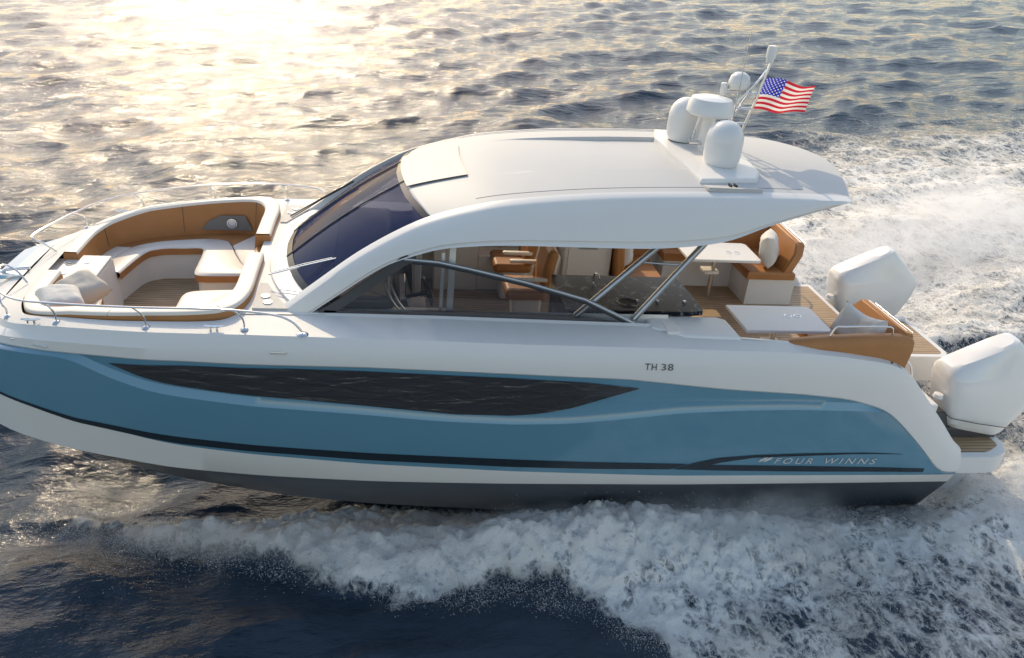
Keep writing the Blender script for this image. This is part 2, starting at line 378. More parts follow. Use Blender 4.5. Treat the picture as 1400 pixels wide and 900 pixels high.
# ---- spray: droplets thrown up along the wave and soft mist over it
def sea_h(x, y):
    ix = np.clip(np.searchsorted(gx, x), 0, len(gx) - 1); iy = np.clip(np.searchsorted(gy, y), 0, len(gy) - 1)
    return Zt[iy, ix]
def droplets(n_clump, seed):
    g = np.random.default_rng(seed); P = []; SZ = []
    def add(cx, cy, sx, sy, h, n, smin=.003, smax=.012):
        x = cx + g.normal(0, sx, n); y = cy + g.normal(0, sy, n); z = sea_h(x, y) + np.abs(g.normal(0, h, n)) + .005
        P.append(np.stack([x, y, z], -1)); SZ.append(smin + (smax - smin) * g.random(n) ** 3)
    for k in range(n_clump):                      # fingers along the outer lip
        x = g.uniform(.4, 9.5); yo = float(np.interp(x, [.4, 1.75, 2.65, 3.6, 4.8, 6.2, 6.8, 7.3, 8.5, 12], [-1.2, -1.7, -1.9, -2.3, -2.75, -3.1, -3.4, -3.9, -4.6, -6]))
        y = yo + abs(g.normal(0, .35)) - .12; add(x, y, .11, .07, .08, int(g.integers(30, 150)), .0015, .0065)
    for k in range(n_clump):                      # crest beside the hull
        x = g.uniform(1.0, 10.5); add(x, -1.75 - .1 * x * .5 + g.normal(0, .25), .2, .14, .13, int(g.integers(40, 120)), .0015, .007)
    for k in range(int(n_clump * 1.5)):                  # churned water behind the engines
        x = g.uniform(11.9, 17.5); add(x, g.uniform(-3.5, 5.5), .3, .25, .22, int(g.integers(90, 220)), .003, .010)
    for k in range(n_clump // 2):
        x = g.uniform(9, 14); add(x, g.uniform(-5.5, -2), .3, .25, .10, int(g.integers(30, 110)), .002, .007)
    P = np.concatenate(P); SZ = np.concatenate(SZ); keep = ~((P[:, 0] < 12.3) & (P[:, 0] > .6) & (np.abs(P[:, 1]) < 2.15) & (P[:, 2] > .12)); P = P[keep]; SZ = SZ[keep]
    base = np.array([(1, 0, -.7), (-1, 0, -.7), (0, 1, .7), (0, -1, .7)]) * 1.0
    n = len(P); rot = g.normal(size=(n, 3, 3)); rot /= np.linalg.norm(rot, axis=2, keepdims=True)
    V = (P[:, None, :] + SZ[:, None, None] * np.einsum('kj,nji->nki', base, rot)).reshape(-1, 3)
    fb = np.array([(0, 1, 2), (0, 3, 1), (0, 2, 3), (1, 3, 2)]); F = (np.arange(n)[:, None, None] * 4 + fb[None]).reshape(-1, 3)
    me = bpy.data.meshes.new('spray_droplets'); me.vertices.add(len(V)); me.vertices.foreach_set('co', V.ravel())
    me.loops.add(F.size); me.loops.foreach_set('vertex_index', F.ravel().astype(np.int32)); me.polygons.add(len(F))
    me.polygons.foreach_set('loop_start', np.arange(0, F.size, 3, dtype=np.int32)); me.update()
    m = bpy.data.materials.new('droplet_foam'); m.use_nodes = True; p = m.node_tree.nodes['Principled BSDF']; p.inputs['Base Color'].default_value = (.85, .87, .9, 1); p.inputs['Roughness'].default_value = .4
    p.inputs['Transmission Weight'].default_value = .2
    me.materials.append(m); o = bpy.data.objects.new('spray_droplets', me); COL.objects.link(o); tag(o, kind='stuff'); return o
droplets(420, 5)
def mist(name, a, b, ry0, ry1, rz0, rz1, dens, seed, thr=.42):
    a, b = Vector(a), Vector(b); d = b - a; L_ = d.length
    bm = bmesh.new(); rings = []; n = 16
    for t in np.linspace(0, 1, 9):
        ry = ry0 + (ry1 - ry0) * t; rz = rz0 + (rz1 - rz0) * t
        rings.append([bm.verts.new((L_ * t, ry * math.cos(q), rz * math.sin(q))) for q in np.linspace(0, 2 * math.pi, n, endpoint=False)])
    for p, q in zip(rings, rings[1:]):
        for k in range(n): bm.faces.new((p[k], p[(k + 1) % n], q[(k + 1) % n], q[k]))
    bm.faces.new(rings[0]); bm.faces.new(rings[-1][::-1]); bmesh.ops.recalc_face_normals(bm, faces=bm.faces)
    m = bpy.data.materials.new(name); m.use_nodes = True; nt = m.node_tree; nt.nodes.clear(); L = nt.links
    out = nt.nodes.new('ShaderNodeOutputMaterial'); v = nt.nodes.new('ShaderNodeVolumePrincipled'); v.inputs['Color'].default_value = (.97, .98, 1, 1); v.inputs['Anisotropy'].default_value = .2
    L.new(v.outputs[0], out.inputs['Volume'])
    tc = nt.nodes.new('ShaderNodeTexCoord'); sp = nt.nodes.new('ShaderNodeSeparateXYZ'); L.new(tc.outputs['Object'], sp.inputs[0])
    def mth(op, a_, b_=0, clamp=False):
        q = nt.nodes.new('ShaderNodeMath'); q.operation = op; q.use_clamp = clamp
        for i, x in enumerate((a_, b_)):
            if isinstance(x, (int, float)): q.inputs[i].default_value = x
            else: L.new(x, q.inputs[i])
        return q.outputs[0]
    t = mth('DIVIDE', sp.outputs[0], L_)
    ry = mth('ADD', mth('MULTIPLY', t, ry1 - ry0), ry0); rz = mth('ADD', mth('MULTIPLY', t, rz1 - rz0), rz0)
    yy = mth('DIVIDE', sp.outputs[1], ry); zz = mth('DIVIDE', sp.outputs[2], rz)
    q = mth('SUBTRACT', 1, mth('ADD', mth('MULTIPLY', yy, yy), mth('MULTIPLY', zz, zz)), True)
    ends = mth('MULTIPLY', mth('MULTIPLY', t, 6, True), mth('MULTIPLY', mth('SUBTRACT', 1, t), 6, True), True)
    mp = nt.nodes.new('ShaderNodeMapping'); mp.inputs['Location'].default_value = (seed, seed, 0); mp.inputs['Scale'].default_value = (1.0, 1.2, 1.4); L.new(tc.outputs['Object'], mp.inputs[0])
    nz = nt.nodes.new('ShaderNodeTexNoise'); nz.inputs['Scale'].default_value = 2.3; nz.inputs['Detail'].default_value = 6; nz.inputs['Roughness'].default_value = .65; L.new(mp.outputs[0], nz.inputs['Vector'])
    k = mth('MULTIPLY', mth('SUBTRACT', mth('ADD', nz.outputs['Fac'], mth('MULTIPLY', q, .22)), thr + .1), 5, True)
    L.new(mth('MULTIPLY', mth('MULTIPLY', mth('MULTIPLY', q, ends), k), dens), v.inputs['Density'])
    o = finish(name, bm, m, None, smooth=False); o.location = a; o.rotation_euler = d.to_track_quat('X', 'Z').to_euler(); tag(o, kind='stuff'); return o
mist('spray_mist', (.9, -1.62, .16), (6.6, -2.25, .12), .30, .62, .20, .28, 1.6, 3)
mist('spray_mist', (5.6, -2.1, .16), (10.0, -2.5, .2), .5, .85, .34, .46, 2.0, 7)
mist('spray_mist', (11.6, -1.9, .15), (19, -3.2, .2), .8, 1.8, .45, .8, 1.6, 11)
mist('spray_mist', (11.5, 4.2, .2), (20, 7.6, .3), 1.2, 2.8, .5, .9, 1.3, 17)

# =========================================================== BOAT (boat frame; x aft, y starboard, z up)
boat = empty('motor_yacht'); tag(boat, 'white and blue open motor yacht with hard top, tan seats and twin outboards at speed', 'yacht')
XS = [.55, .62, .76, 1.0, 1.41, 2.3, 3.24, 4.5, 6, 8, 10, 11.5, 12.2]
def I(ys, w_=.15): return gauss(XS, ys, w_)
YE = I([.85, 1.1, 1.35, 1.54, 1.74, 1.95, 2.05, 2.1, 2.12, 2.1, 2.04, 2.0, 1.95])
YD = I([.95, 1.2, 1.45, 1.62, 1.81, 2.02, 2.12, 2.17, 2.19, 2.17, 2.11, 2.07, 2.02])
YM = I([.95, 1.2, 1.5, 1.68, 1.84, 2.04, 2.15, 2.21, 2.23, 2.21, 2.15, 2.11, 2.05])
YB = I([.95, 1.2, 1.5, 1.66, 1.80, 1.98, 2.08, 2.14, 2.16, 2.14, 2.09, 2.05, 2.0])
YA = I([.9, 1.2, 1.48, 1.62, 1.74, 1.90, 1.99, 2.06, 2.08, 2.07, 2.03, 1.99, 1.95])
YK = I([.9, 1.05, 1.2, 1.22, 1.26, 1.4, 1.5, 1.6, 1.65, 1.65, 1.65, 1.65, 1.6])
ZE = gauss([.55, .76, 1.05, 1.44, 2.32, 3.24, 4, 5.1, 6, 7.5, 9, 9.57, 10.1, 10.3, 10.44, 10.63, 10.88, 11.09, 11.3, 11.42, 12.3],
           [1.52, 1.55, 1.64, 1.71, 1.77, 1.81, 1.81, 1.80, 1.78, 1.75, 1.70, 1.64, 1.56, 1.5, 1.42, 1.22, .96, .74, .50, .36, .30], .1)
ZD = gauss([.55, 1.16, 1.51, 2.66, 4.42, 5.9, 7.14, 8.3, 9.17, 9.72, 10.07, 10.28, 10.59, 10.9, 11.21, 12.3],
           [1.38, 1.44, 1.47, 1.51, 1.52, 1.47, 1.41, 1.28, 1.21, 1.14, 1.04, .95, .69, .4, .09, .09], .1)
ZM = gauss([.55, 1.2, 1.57, 1.88, 2.28, 2.63, 3.38, 4.42, 5.17, 5.93, 6.56, 7.2, 7.82, 8.46, 9.12, 9.82, 10.3, 12.3],
           [1.38, 1.42, 1.44, 1.28, 1.16, 1.11, 1.05, .99, .92, .885, .89, .95, 1.02, 1.04, 1.04, 1.01, .98, .98], .14)
ZB = gauss([.55, 1.0, 1.46, 2.19, 2.56, 3.67, 4.42, 6, 7.68, 11.26, 12.3], [1.0, .84, .70, .545, .48, .39, .33, .23, .14, .04, .04], .25)
ZA = gauss([.55, 1.0, 1.4, 2.5, 3.65, 5.21, 7.73, 11.86, 12.3], [.48, .36, .26, .13, .07, .02, -.04, -.12, -.12], .25)
ZK = gauss([.55, 1.15, 2.35, 3.58, 4.41, 6.14, 8.9, 12.3], [.30, -.1, -.40, -.58, -.65, -.74, -.78, -.76], .25)
def hull_lines(x):
    zd = float(ZD(x)); zb = float(ZB(x)); zd = max(zd, zb); zm = min(float(ZM(x)), zd); zm = max(zm, zb); zm2 = min(zm + .085, zd)
    ye, yd, ym, yb, ya, yk = [float(f(x)) for f in (YE, YD, YM, YB, YA, YK)]
    ze = max(float(ZE(x)), zd + .08)
    k = min(1, (zd - zb) / .5)
    ym = yb + (ym - yb) * k
    return [(0.9, float(ZK(x)) + .05), (yk, float(ZK(x)) + .02), (ya, float(ZA(x))), (yb, zb), ((yb + ym) / 2 + .012, (zb + zm) / 2), (ym, zm),
            (ym - .042 * k, zm2), ((ym - .042 * k) * .5 + yd * .5, (zm2 + zd) / 2), (yd, zd), (yd + .018, zd + .02), (yd + .012, zd + .5 * (ze - zd)), (ye + .03, ze - .05), (ye, ze)]
XO = [.05, .25, .42, .48, .46, .42, .38, .34, .28, .24, .16, .04, 0]
def xoff(x, j): return XO[j] * math.exp(-max(0, x - .55) / .42)
def hull_y(x, z):
    if x < 2.6:                                   # undo the bow bulge: find the station whose skin is at x
        xs_ = x
        for _ in range(12):
            q = [v[1] for v in hull_lines(max(xs_, .55))]; o = float(np.interp(z, q[2:], XO[2:])) * math.exp(-max(0, xs_ - .55) / .42); xs_ = .5 * xs_ + .5 * (x + o)
        x = max(xs_, .55)
    L_ = hull_lines(x)[2:]; zs = [q[1] for q in L_]; ys = [q[0] for q in L_]
    for a in range(len(zs) - 1):
        if zs[a] <= z <= zs[a + 1] and zs[a + 1] > zs[a]:
            t = (z - zs[a]) / (zs[a + 1] - zs[a]); return ys[a] * (1 - t) + ys[a + 1] * t
    return ys[0] if z < zs[0] else ys[-1]
hx = np.concatenate([np.array([.55, .57, .6, .64, .69, .75, .82, .9]), np.arange(1.0, 11.44, .08), [11.45]])
cols = []
for fr_ in (0, .25, .5, .75, .9):
    cols.append([(.55 - .03 * (1 - fr_ ** 2), q[0] * fr_, q[1]) for q in hull_lines(.55)])
XO = [.05, .25, .42, .48, .46, .42, .38, .34, .28, .24, .16, .04, 0]
def xoff(x, j): return XO[j] * math.exp(-max(0, x - .55) / .42)
cols = [[(x - XO[j], y, z) for j, (x, y, z) in enumerate(c)] for c in cols]
for x in hx: cols.append([(float(x) - xoff(x, j), q[0], q[1]) for j, q in enumerate(hull_lines(float(x)))])
hull = empty('hull'); hull.parent = boat
def hull_mesh():
    V = []; F = []; FM = []
    nr = len(cols[0]); mats = [1, 1, 0, 2, 2, 2, 2, 2, 0, 0, 0, 0]
    for s in (-1, 1):
        o = len(V); V += [(x, s * y, z) for c in cols for x, y, z in c]
        for i in range(len(cols) - 1):
            for j in range(nr - 1): F.append((o + i * nr + j, o + i * nr + j + 1, o + (i + 1) * nr + j + 1, o + (i + 1) * nr + j)); FM.append(mats[j])
        # inner sponson side and transom
        e = len(V); V += [(x, s * .9, max(z + .7, .1)) for x, _, z in [c[0] for c in cols]]
        for i in range(4, len(cols) - 1): F.append((o + i * nr, o + (i + 1) * nr, e + i + 1, e + i)); FM.append(1)
        last = [o + (len(cols) - 1) * nr + j for j in range(nr)] + [e + len(cols) - 1]
        F.append(tuple(last)); FM.append(0)
    return from_data('hull_shell', V, F, [WHITE, KEEL, BLUE], None, 28, FM)
hs = hull_mesh(); hs.name = 'hull'; hs.parent = boat
bpy.data.objects.remove(hull); hull = hs; hull.name = 'hull'
# tunnel roof between the two sponsons
box('bridge_deck', .7, 11.3, -.95, .95, .22, .34, WHITE, boat, .02)

def side_patch(name, top, bot, m, parent, off=.006, n=60, rows=5, s=-1, thick=.004):
    """band between two (x,z) polylines laid over the hull side"""
    def res(pl, t):
        xs = [p[0] for p in pl]; L_ = np.cumsum([0] + [math.hypot(pl[i + 1][0] - pl[i][0], pl[i + 1][1] - pl[i][1]) for i in range(len(pl) - 1)])
        L_ = L_ / L_[-1]; return np.interp(t, L_, xs), np.interp(t, L_, [p[1] for p in pl])
    G = []
    for j in range(rows):
        row = []
        for i in range(n + 1):
            t = i / n; a = res(top, t); b = res(bot, t); u = j / (rows - 1)
            x = a[0] * (1 - u) + b[0] * u; z = a[1] * (1 - u) + b[1] * u
            row.append((x, s * (hull_y(x, z) + off), z))
        G.append(row)
    return grid(name, G, m, parent, 60)
WT = [(1.93, 1.415), (2.66, 1.47), (3.71, 1.49), (4.42, 1.485), (5.9, 1.43), (6.7, 1.38), (7.26, 1.31)]
WB = [(1.93, 1.412), (2.22, 1.30), (2.5, 1.235), (2.98, 1.185), (3.69, 1.135), (4.42, 1.08), (5.31, .99), (5.93, .975), (6.23, 1.0), (6.54, 1.06), (6.92, 1.19), (7.26, 1.305)]
def xsplit(a, b): return [(x, float(np.interp(x, [p[0] for p in a], [p[1] for p in a]))) for x in b]
gxw = list(np.linspace(1.93, 7.26, 40))
for s in (-1, 1):
    side_patch('hull_window', xsplit(WT, gxw), xsplit(WB, gxw), WINDOWGL, hull, .012, 80, 7, s)
ST = [(.12, .985), (.5, .925), (1.0, .82), (1.5, .71), (2.2, .635), (2.57, .60), (3.67, .53), (4.42, .49), (5.98, .41), (6.8, .36), (7.99, .31)]
SB = [(.12, .965), (.5, .90), (1.0, .785), (1.5, .655), (2.19, .56), (2.56, .51), (3.67, .44), (4.42, .39), (5.99, .30), (6.81, .26), (7.79, .235)]
for s in (-1, 1):
    side_patch('waist_stripe', ST, SB, STRIPE, hull, .007, 90, 3, s)
    side_patch('waist_stripe', [(8.3, .285), (9.44, .235), (10.99, .16)], [(7.82, .235), (8.37, .20), (9.46, .15), (11.0, .10)], STRIPE, hull, .005, 50, 3, s)
    side_patch('waist_stripe', [(7.83, .24), (8.08, .33), (8.33, .39), (8.76, .42), (9.39, .43), (10.13, .42), (10.61, .395)],
               [(8.2, .23), (8.28, .29), (8.38, .32), (8.77, .38), (9.4, .39), (10.0, .40), (10.61, .39)], STRIPE, hull, .006, 50, 3, s)

def text_mesh(name, body, x0, x1, z0, h, m, parent, slope=0, shear=.2, space=1.0, off=.008, bold=0, outline=False):
    cu = bpy.data.curves.new(name, 'FONT'); cu.body = body; cu.size = 1; cu.shear = shear; cu.space_character = space; cu.offset = bold
    to = bpy.data.objects.new(name, cu); COL.objects.link(to)
    dg = bpy.context.evaluated_depsgraph_get(); dg.update(); me = bpy.data.meshes.new_from_object(to.evaluated_get(dg))
    bpy.data.objects.remove(to)
    co = np.array([v.co for v in me.vertices]); lo = co.min(0); hi = co.max(0)
    for v in me.vertices:
        x = x0 + (v.co.x - lo[0]) / (hi[0] - lo[0]) * (x1 - x0); z = z0 + (v.co.y - lo[1]) / (hi[1] - lo[1]) * h + slope * (x - x0)
        v.co = (x, -(hull_y(x, z) + off), z)
    me.materials.clear(); me.materials.append(m)
    o = bpy.data.objects.new(name, me); COL.objects.link(o); o.parent = parent; return o
text_mesh('lettering', 'FOUR', 9.03, 9.50, .287, .085, SILVER, hull, -.04, .25, 1.45)
text_mesh('lettering', 'WINNS', 9.66, 10.32, .268, .085, SILVER, hull, -.04, .25, 1.45)
text_mesh('lettering', 'TH', 7.28, 7.41, 1.54, .07, GREYTXT, hull, -.02, 0, 1.1, bold=.005)
text_mesh('lettering', '38', 7.46, 7.59, 1.536, .07, GREYTXT, hull, -.02, 0, 1.1, bold=.005)
# winged mark before the maker's name
def mark():
    bm = bmesh.new()
    for k in range(4):
        x = 8.83 + .03 * k; z = .315 + (.018 if k % 2 else 0)
        P = [(x, z), (x + .055, z + .015), (x + .075, z + .055), (x + .02, z + .045)]
        bm.faces.new([bm.verts.new((px, -(hull_y(px, pz) + .008 + .0008 * k), pz)) for px, pz in P])
    return finish('emblem', bm, SILVER, hull)
mark()

# ---- decks
PO = [(.80, 0), (.80, .36), (.81, .85), (.90, 1.17), (1.05, 1.41), (1.41, 1.58), (1.9, 1.71), (2.3, 1.77), (2.75, 1.80), (3.0, 1.77), (3.15, 1.62)]
PI_ = [(.98, 0), (.98, .36), (1.0, .85), (1.06, 1.12), (1.18, 1.31), (1.47, 1.47), (1.93, 1.60), (2.32, 1.66), (2.72, 1.68), (2.90, 1.60), (2.99, 1.45)]
EDGE = [(.55, 0), (.55, .36), (.55, .86), None, None, None, None, None, None, None, None]
def zdeck(x): return float(ZE(x))
def deck_rows():
    rows = []
    po = [Vector((*p, 0)) for p in PO]; pt = spline(po, 6)
    n = len(pt)
    for k, p in enumerate(pt):
        u = k / (n - 1)
        # outer point: march along the outline
        if p.y < .86: e = (.55, p.y * .98)
        else:
            xe = max(.55, p.x - .02 - .28 * max(0, 1 - (p.y - .86) / .6)); e = (xe, float(YE(xe)))
        rows.append([(e[0] + (p.x - e[0]) * t, e[1] + (p.y - e[1]) * t, zdeck(e[0] + (p.x - e[0]) * 0) * (1 - t) + (zdeck(p.x) + .03) * t) for t in (0, .12, .5, 1)])
    for x in np.arange(3.2, 10.42, .12):
        yi = float(np.interp(x, [3.15, 3.5, 7.4, 7.8, 8.6, 10.4], [1.62, 1.62, 1.62, 1.80, 1.86, 1.84])); ye = float(YE(x)); z = zdeck(x)
        rows.append([(x, ye + (yi - ye) * t, z + .03 * t) for t in (0, .12, .5, 1)])
    return rows
dr = deck_rows()
for s in (-1, 1): grid('side_deck', [[(x, s * y, z) for x, y, z in r] for r in dr], DECK, boat, 40)
# foredeck plate from the lounge back to the windshield
rows = []
for x in np.linspace(3.14, 4.0, 10):
    rows.append([(x, y, zdeck(x) + .036 + .015 * (1 - (y / 1.66) ** 2)) for y in np.linspace(-1.66, 1.66, 24)])
grid('foredeck', rows, DECK, boat)
# arms around the stern: inner faces and sloping tops
for s in (-1, 1):
    rows = []
    for x in np.arange(10.3, 11.46, .06):
        ye = float(YE(x)); z = max(zdeck(x), float(ZD(x)) + .08)
        rows.append([(x, s * ye, z), (x, s * (ye - .02), z + .012), (x, s * (ye - .24), z + .02), (x, s * (ye - .26), z), (x, s * (ye - .26), .1)])
    grid('quarter_arm', rows, WHITE, boat, 30)

br_ = box('bow_roller', .12, .62, -.07, .07, 1.44, 1.50, STEEL, boat, .01)
tube('anchor_shank', [(.10, 0, 1.40), (.30, 0, 1.53), (.56, 0, 1.56)], .02, STEEL, br_, 8)
box('anchor_fluke', -.02, .16, -.14, .14, 1.26, 1.40, STEEL, br_, .02, rot=Matrix.Rotation(R(30), 3, 'Y'), top=(.04, .04, .08, .08))
# ---- bow lounge
lounge = empty('bow_lounge'); lounge.parent = boat
def zrim(x): return float(np.interp(x, [.8, 1.1, 1.5, 2.3, 3.0, 3.3], [1.64, 1.70, 1.79, 1.87, 1.92, 1.95]))
def zseat(x): return float(np.interp(x, [.9, 1.6, 3.1], [1.34, 1.41, 1.46]))
LO = [(.84, .27), (.84, .85), (.92, 1.16), (1.07, 1.39), (1.42, 1.57), (1.9, 1.69), (2.3, 1.75), (2.73, 1.78), (3.0, 1.75), (3.15, 1.60), (3.22, 1.3), (3.22, .8), (3.22, .30)]
LI = [(1.0, .27), (1.01, .85), (1.07, 1.10), (1.18, 1.27), (1.47, 1.43), (1.93, 1.56), (2.32, 1.62), (2.70, 1.64), (2.88, 1.58), (2.99, 1.42), (3.04, 1.2), (3.04, .75), (3.04, .30)]
LS = [(1.42, .34), (1.50, .75), (1.58, 1.0), (1.68, 1.08), (1.8, 1.12), (2.0, 1.12), (2.22, 1.12), (2.27, .95), (2.28, .6), (2.29, .34), (2.36, .24), (2.6, .22), (3.03, .22)]
ns = 5
so_ = spline([(*p, 0) for p in LO], ns); si_ = spline([(*p, 0) for p in LI], ns); ss_ = spline([(*p, 0) for p in LS], ns)
for s in (-1, 1):
    br = []; cap = []
    for a, b in zip(so_, si_):
        za = zrim(a.x); zi = zseat(b.x) - .02; dz = zdeck(max(a.x, .6)) 
        br.append([(a.x, s * a.y, dz - .02), (a.x, s * a.y, za - .03), (a.x + (b.x - a.x) * .08, s * (a.y + (b.y - a.y) * .08), za - .004),
                   (a.x + (b.x - a.x) * .92, s * (a.y + (b.y - a.y) * .92), za - .004), (b.x, s * b.y, za - .035), (b.x + (b.x - a.x) * .25, s * (b.y + (b.y - a.y) * .25), zi)])
        cap.append([(a.x + (b.x - a.x) * t, s * (a.y + (b.y - a.y) * t), za + h) for t, h in ((.0, -.02), (.04, .004), (.12, .012), (.88, .012), (.95, .004), (1.0, -.02))])
    for k_, sg in ((0, -1), (-1, 1)):
        pass
    back = grid('backrest', br, TAN, lounge, 50)
    for end in (0, -1):
        q = br[end]; bm = bmesh.new(); bm.faces.new([bm.verts.new(p) for p in q]); finish('backrest_end', bm, TAN, back)
    bpy.context.view_layer.update()
    grid('backrest_cap', cap, CREAM, back, 60)
    # seats
    st = []; sf = []; base = []; fmt = []
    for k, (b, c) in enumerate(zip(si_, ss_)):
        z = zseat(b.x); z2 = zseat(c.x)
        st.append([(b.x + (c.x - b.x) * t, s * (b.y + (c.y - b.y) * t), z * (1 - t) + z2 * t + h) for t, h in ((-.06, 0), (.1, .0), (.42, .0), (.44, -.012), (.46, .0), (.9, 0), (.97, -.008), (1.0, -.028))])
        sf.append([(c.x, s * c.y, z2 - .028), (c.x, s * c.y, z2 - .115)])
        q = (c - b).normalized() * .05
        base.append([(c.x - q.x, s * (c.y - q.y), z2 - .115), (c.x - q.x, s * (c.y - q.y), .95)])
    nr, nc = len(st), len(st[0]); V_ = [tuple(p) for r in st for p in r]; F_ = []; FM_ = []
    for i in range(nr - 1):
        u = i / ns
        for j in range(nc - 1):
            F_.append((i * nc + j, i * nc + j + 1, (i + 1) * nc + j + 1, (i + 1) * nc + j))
            FM_.append(1 if (j < 3 and 2.5 < u < 8.0) else (2 if j == 3 and u < 11 else 0))  # tan rear band on cream seat: backrest shadow and its tan bounce painted in
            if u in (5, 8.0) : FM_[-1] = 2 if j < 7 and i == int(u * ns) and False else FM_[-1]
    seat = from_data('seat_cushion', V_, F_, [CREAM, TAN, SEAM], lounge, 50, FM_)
    grid('cushion_edge', sf, TAN, seat, 60)
    grid('seat_base', base, LINER, lounge, 40)
# dark seams between the cushions
for s in (-1, 1):
    for k in (2, 5, 8):
        i = k * ns; b = si_[i]; a = so_[i]
        tube('cushion_seam', [(a.x, s * a.y, zrim(a.x) - .02), (a.x + (b.x - a.x) * .1, s * (a.y + (b.y - a.y) * .1), zrim(a.x) + .008), (a.x + (b.x - a.x) * .5, s * (a.y + (b.y - a.y) * .5), zrim(a.x) + .012), (b.x, s * b.y, zrim(a.x) - .02),
                              (b.x + (b.x - a.x) * .2, s * (b.y + (b.y - a.y) * .2), zseat(b.x) + .05)], .004, SEAM, lounge, 5)
box('lounge_sole', 1.3, 3.04, -1.2, 1.2, .93, .95, TEAK, lounge)
box('aisle_step', 2.75, 3.06, -.21, .21, .95, 1.28, LINER, lounge, .02)
box('aisle_cushion', 3.04, 3.2, -.30, .30, 1.2, 1.80, TAN, lounge, .03)
box('step_hatch', 2.735, 2.752, -.14, .10, 1.0, 1.2, GREYDECK, lounge, .004)
lock = box('bow_locker', .86, 1.42, -.37, .37, .94, 1.56, LINER, lounge, .02, top=(0, .06, 0, 0))
box('bow_step', .72, .90, -.42, .42, 1.2, 1.515, DECK, lounge, .02)
box('locker_lid', 1.04, 1.36, -.33, .33, 1.555, 1.60, DECK, lock, .012)
for y in (-.14, .14):
    lathe('cup_holder', [(.0, .004), (.034, .004), (.036, .012), (.045, .012), (.047, 0)], (.945, y, 1.56), STEEL, lock, 20)
lathe('lid_latch', [(0, .008), (.03, .008), (.034, 0)], (1.15, .1, 1.60), STEEL, lock, 16)
# recess with a speaker in the starboard and port backrest
for s in (-1, 1):
    P = [(2.15, 1.50), (2.25, 1.62), (2.42, 1.70), (2.72, 1.70), (2.82, 1.50)]
    bm = bmesh.new(); 
    def yb(x): return float(np.interp(x, [2.0, 2.32, 2.70, 2.85], [1.535, 1.575, 1.59, 1.56]))
    vs = [bm.verts.new((x, s * (yb(x)), z)) for x, z in P]; bm.faces.new(vs)
    rec = finish('backrest_recess', bm, mat('speaker_recess', (.17, .165, .16), .5), lounge)
    bm = bmesh.new(); c = Vector((2.55, s * 1.555, 1.60))
    for r0, r1, o in ((.0, .045, .0), (.05, .068, -.006)):
        ring = []
        for r_, oo in ((r0, o), (r1, o), (r1, o + .015)):
            ring.append([bm.verts.new((c.x + max(r_, .002) * math.cos(t), c.y + s * oo, c.z + max(r_, .002) * math.sin(t))) for t in np.linspace(0, 2 * math.pi, 24, endpoint=False)])
        for A, B_ in zip(ring, ring[1:]):
            for k in range(24): bm.faces.new((A[k], A[(k + 1) % 24], B_[(k + 1) % 24], B_[k]))
    finish('speaker', bm, STEEL, rec)

# foredeck trunk and cup holder panels
TO = [(3.27, 0), (3.29, .4), (3.36, .8), (3.48, 1.15), (3.62, 1.42), (3.75, 1.56)]
WB_ = [(3.46, 0, 1.95), (3.49, .4, 1.95), (3.57, .8, 1.94), (3.70, 1.15, 1.92), (3.84, 1.38, 1.92), (3.95, 1.50, 1.96)]
WT_ = [(4.77, 0, 2.90), (4.80, .4, 2.90), (4.86, .8, 2.88), (4.95, 1.1, 2.86), (5.03, 1.30, 2.83), (5.10, 1.40, 2.82)]
to = spline([(x, y, zdeck(x) + .045) for x, y in TO], 5); wb = spline(WB_, 5); wt = spline(WT_, 5)
def mirror_line(l): return [Vector((p.x, -p.y, p.z)) for p in l[:0:-1]] + list(l)
to, wb, wt = mirror_line(to), mirror_line(wb), mirror_line(wt)
rows = [[a, a + Vector((.01, 0, .03)), a * .35 + b * .65 + Vector((0, 0, .012)), b + Vector((0, 0, 0)), b + Vector((.25, 0, -.12))] for a, b in zip(to, wb)]
grid('windshield_coaming', rows, WHITE, boat, 40)
for s in (-1, 1):
    prism('foredeck_panel', [(3.26, s * .95), (3.26, s * 1.58), (3.62, s * 1.58), (3.44, s * 1.2), (3.34, s * .95)][::s], lambda x, y: zdeck(x) + .03, lambda x, y: zdeck(x) + .062, GREYDECK, boat, .004)
    for x in (3.33, 3.36):
        pass
    for k, (x, y) in enumerate(((3.36, 1.30), (3.40, 1.45))):
        lathe('cup_holder', [(0, .004), (.034, .004), (.036, .012), (.045, .012), (.047, 0)], (x, s * y, zdeck(x) + .062), STEEL, boat, 20)
# windshield
ws = empty('windshield'); ws.parent = boat
N_ = len(wb)
def wsp(i, t, off=0):
    p = wb[i].lerp(wt[i], t); bow = math.sin(math.pi * t) * .045
    return p + Vector((-.57, 0, .82)) * (bow + off)
bpy.data.objects.remove(ws)
ws = grid('windshield', [[wsp(i, t) for t in np.linspace(0, 1, 9)] for i in range(N_)], WSGLASS, boat, 60)
def ws_strip(i0, i1, t0, t1, m, off=.008, nm='windshield_frame'):
    rows = []
    for i in range(i0, i1 + 1): rows.append([wsp(i, t, off) for t in np.linspace(t0, t1, 8)])
    return rows
def ws_bar(u, wdt, m=BLACK, off=.01):
    """bar running from base to top at fractional column u"""
    i = int(u); f = u - i; pts = []
    for t in np.linspace(0, 1, 10):
        pts.append(wsp(i, t, off).lerp(wsp(min(i + 1, N_ - 1), t, off), f))
    return tube('windshield_mullion', pts, wdt, m, ws, 6)
mid = (N_ - 1) / 2
ws_bar(mid - 5, .009, DARKGREY); ws_bar(mid + 5, .009, DARKGREY)
for nm, t0, t1 in (('windshield_frame', 0, .05), ('windshield_frame', .955, 1.0)):
    grid(nm, ws_strip(0, N_ - 1, t0, t1, BLACK), BLACK, ws, 60)
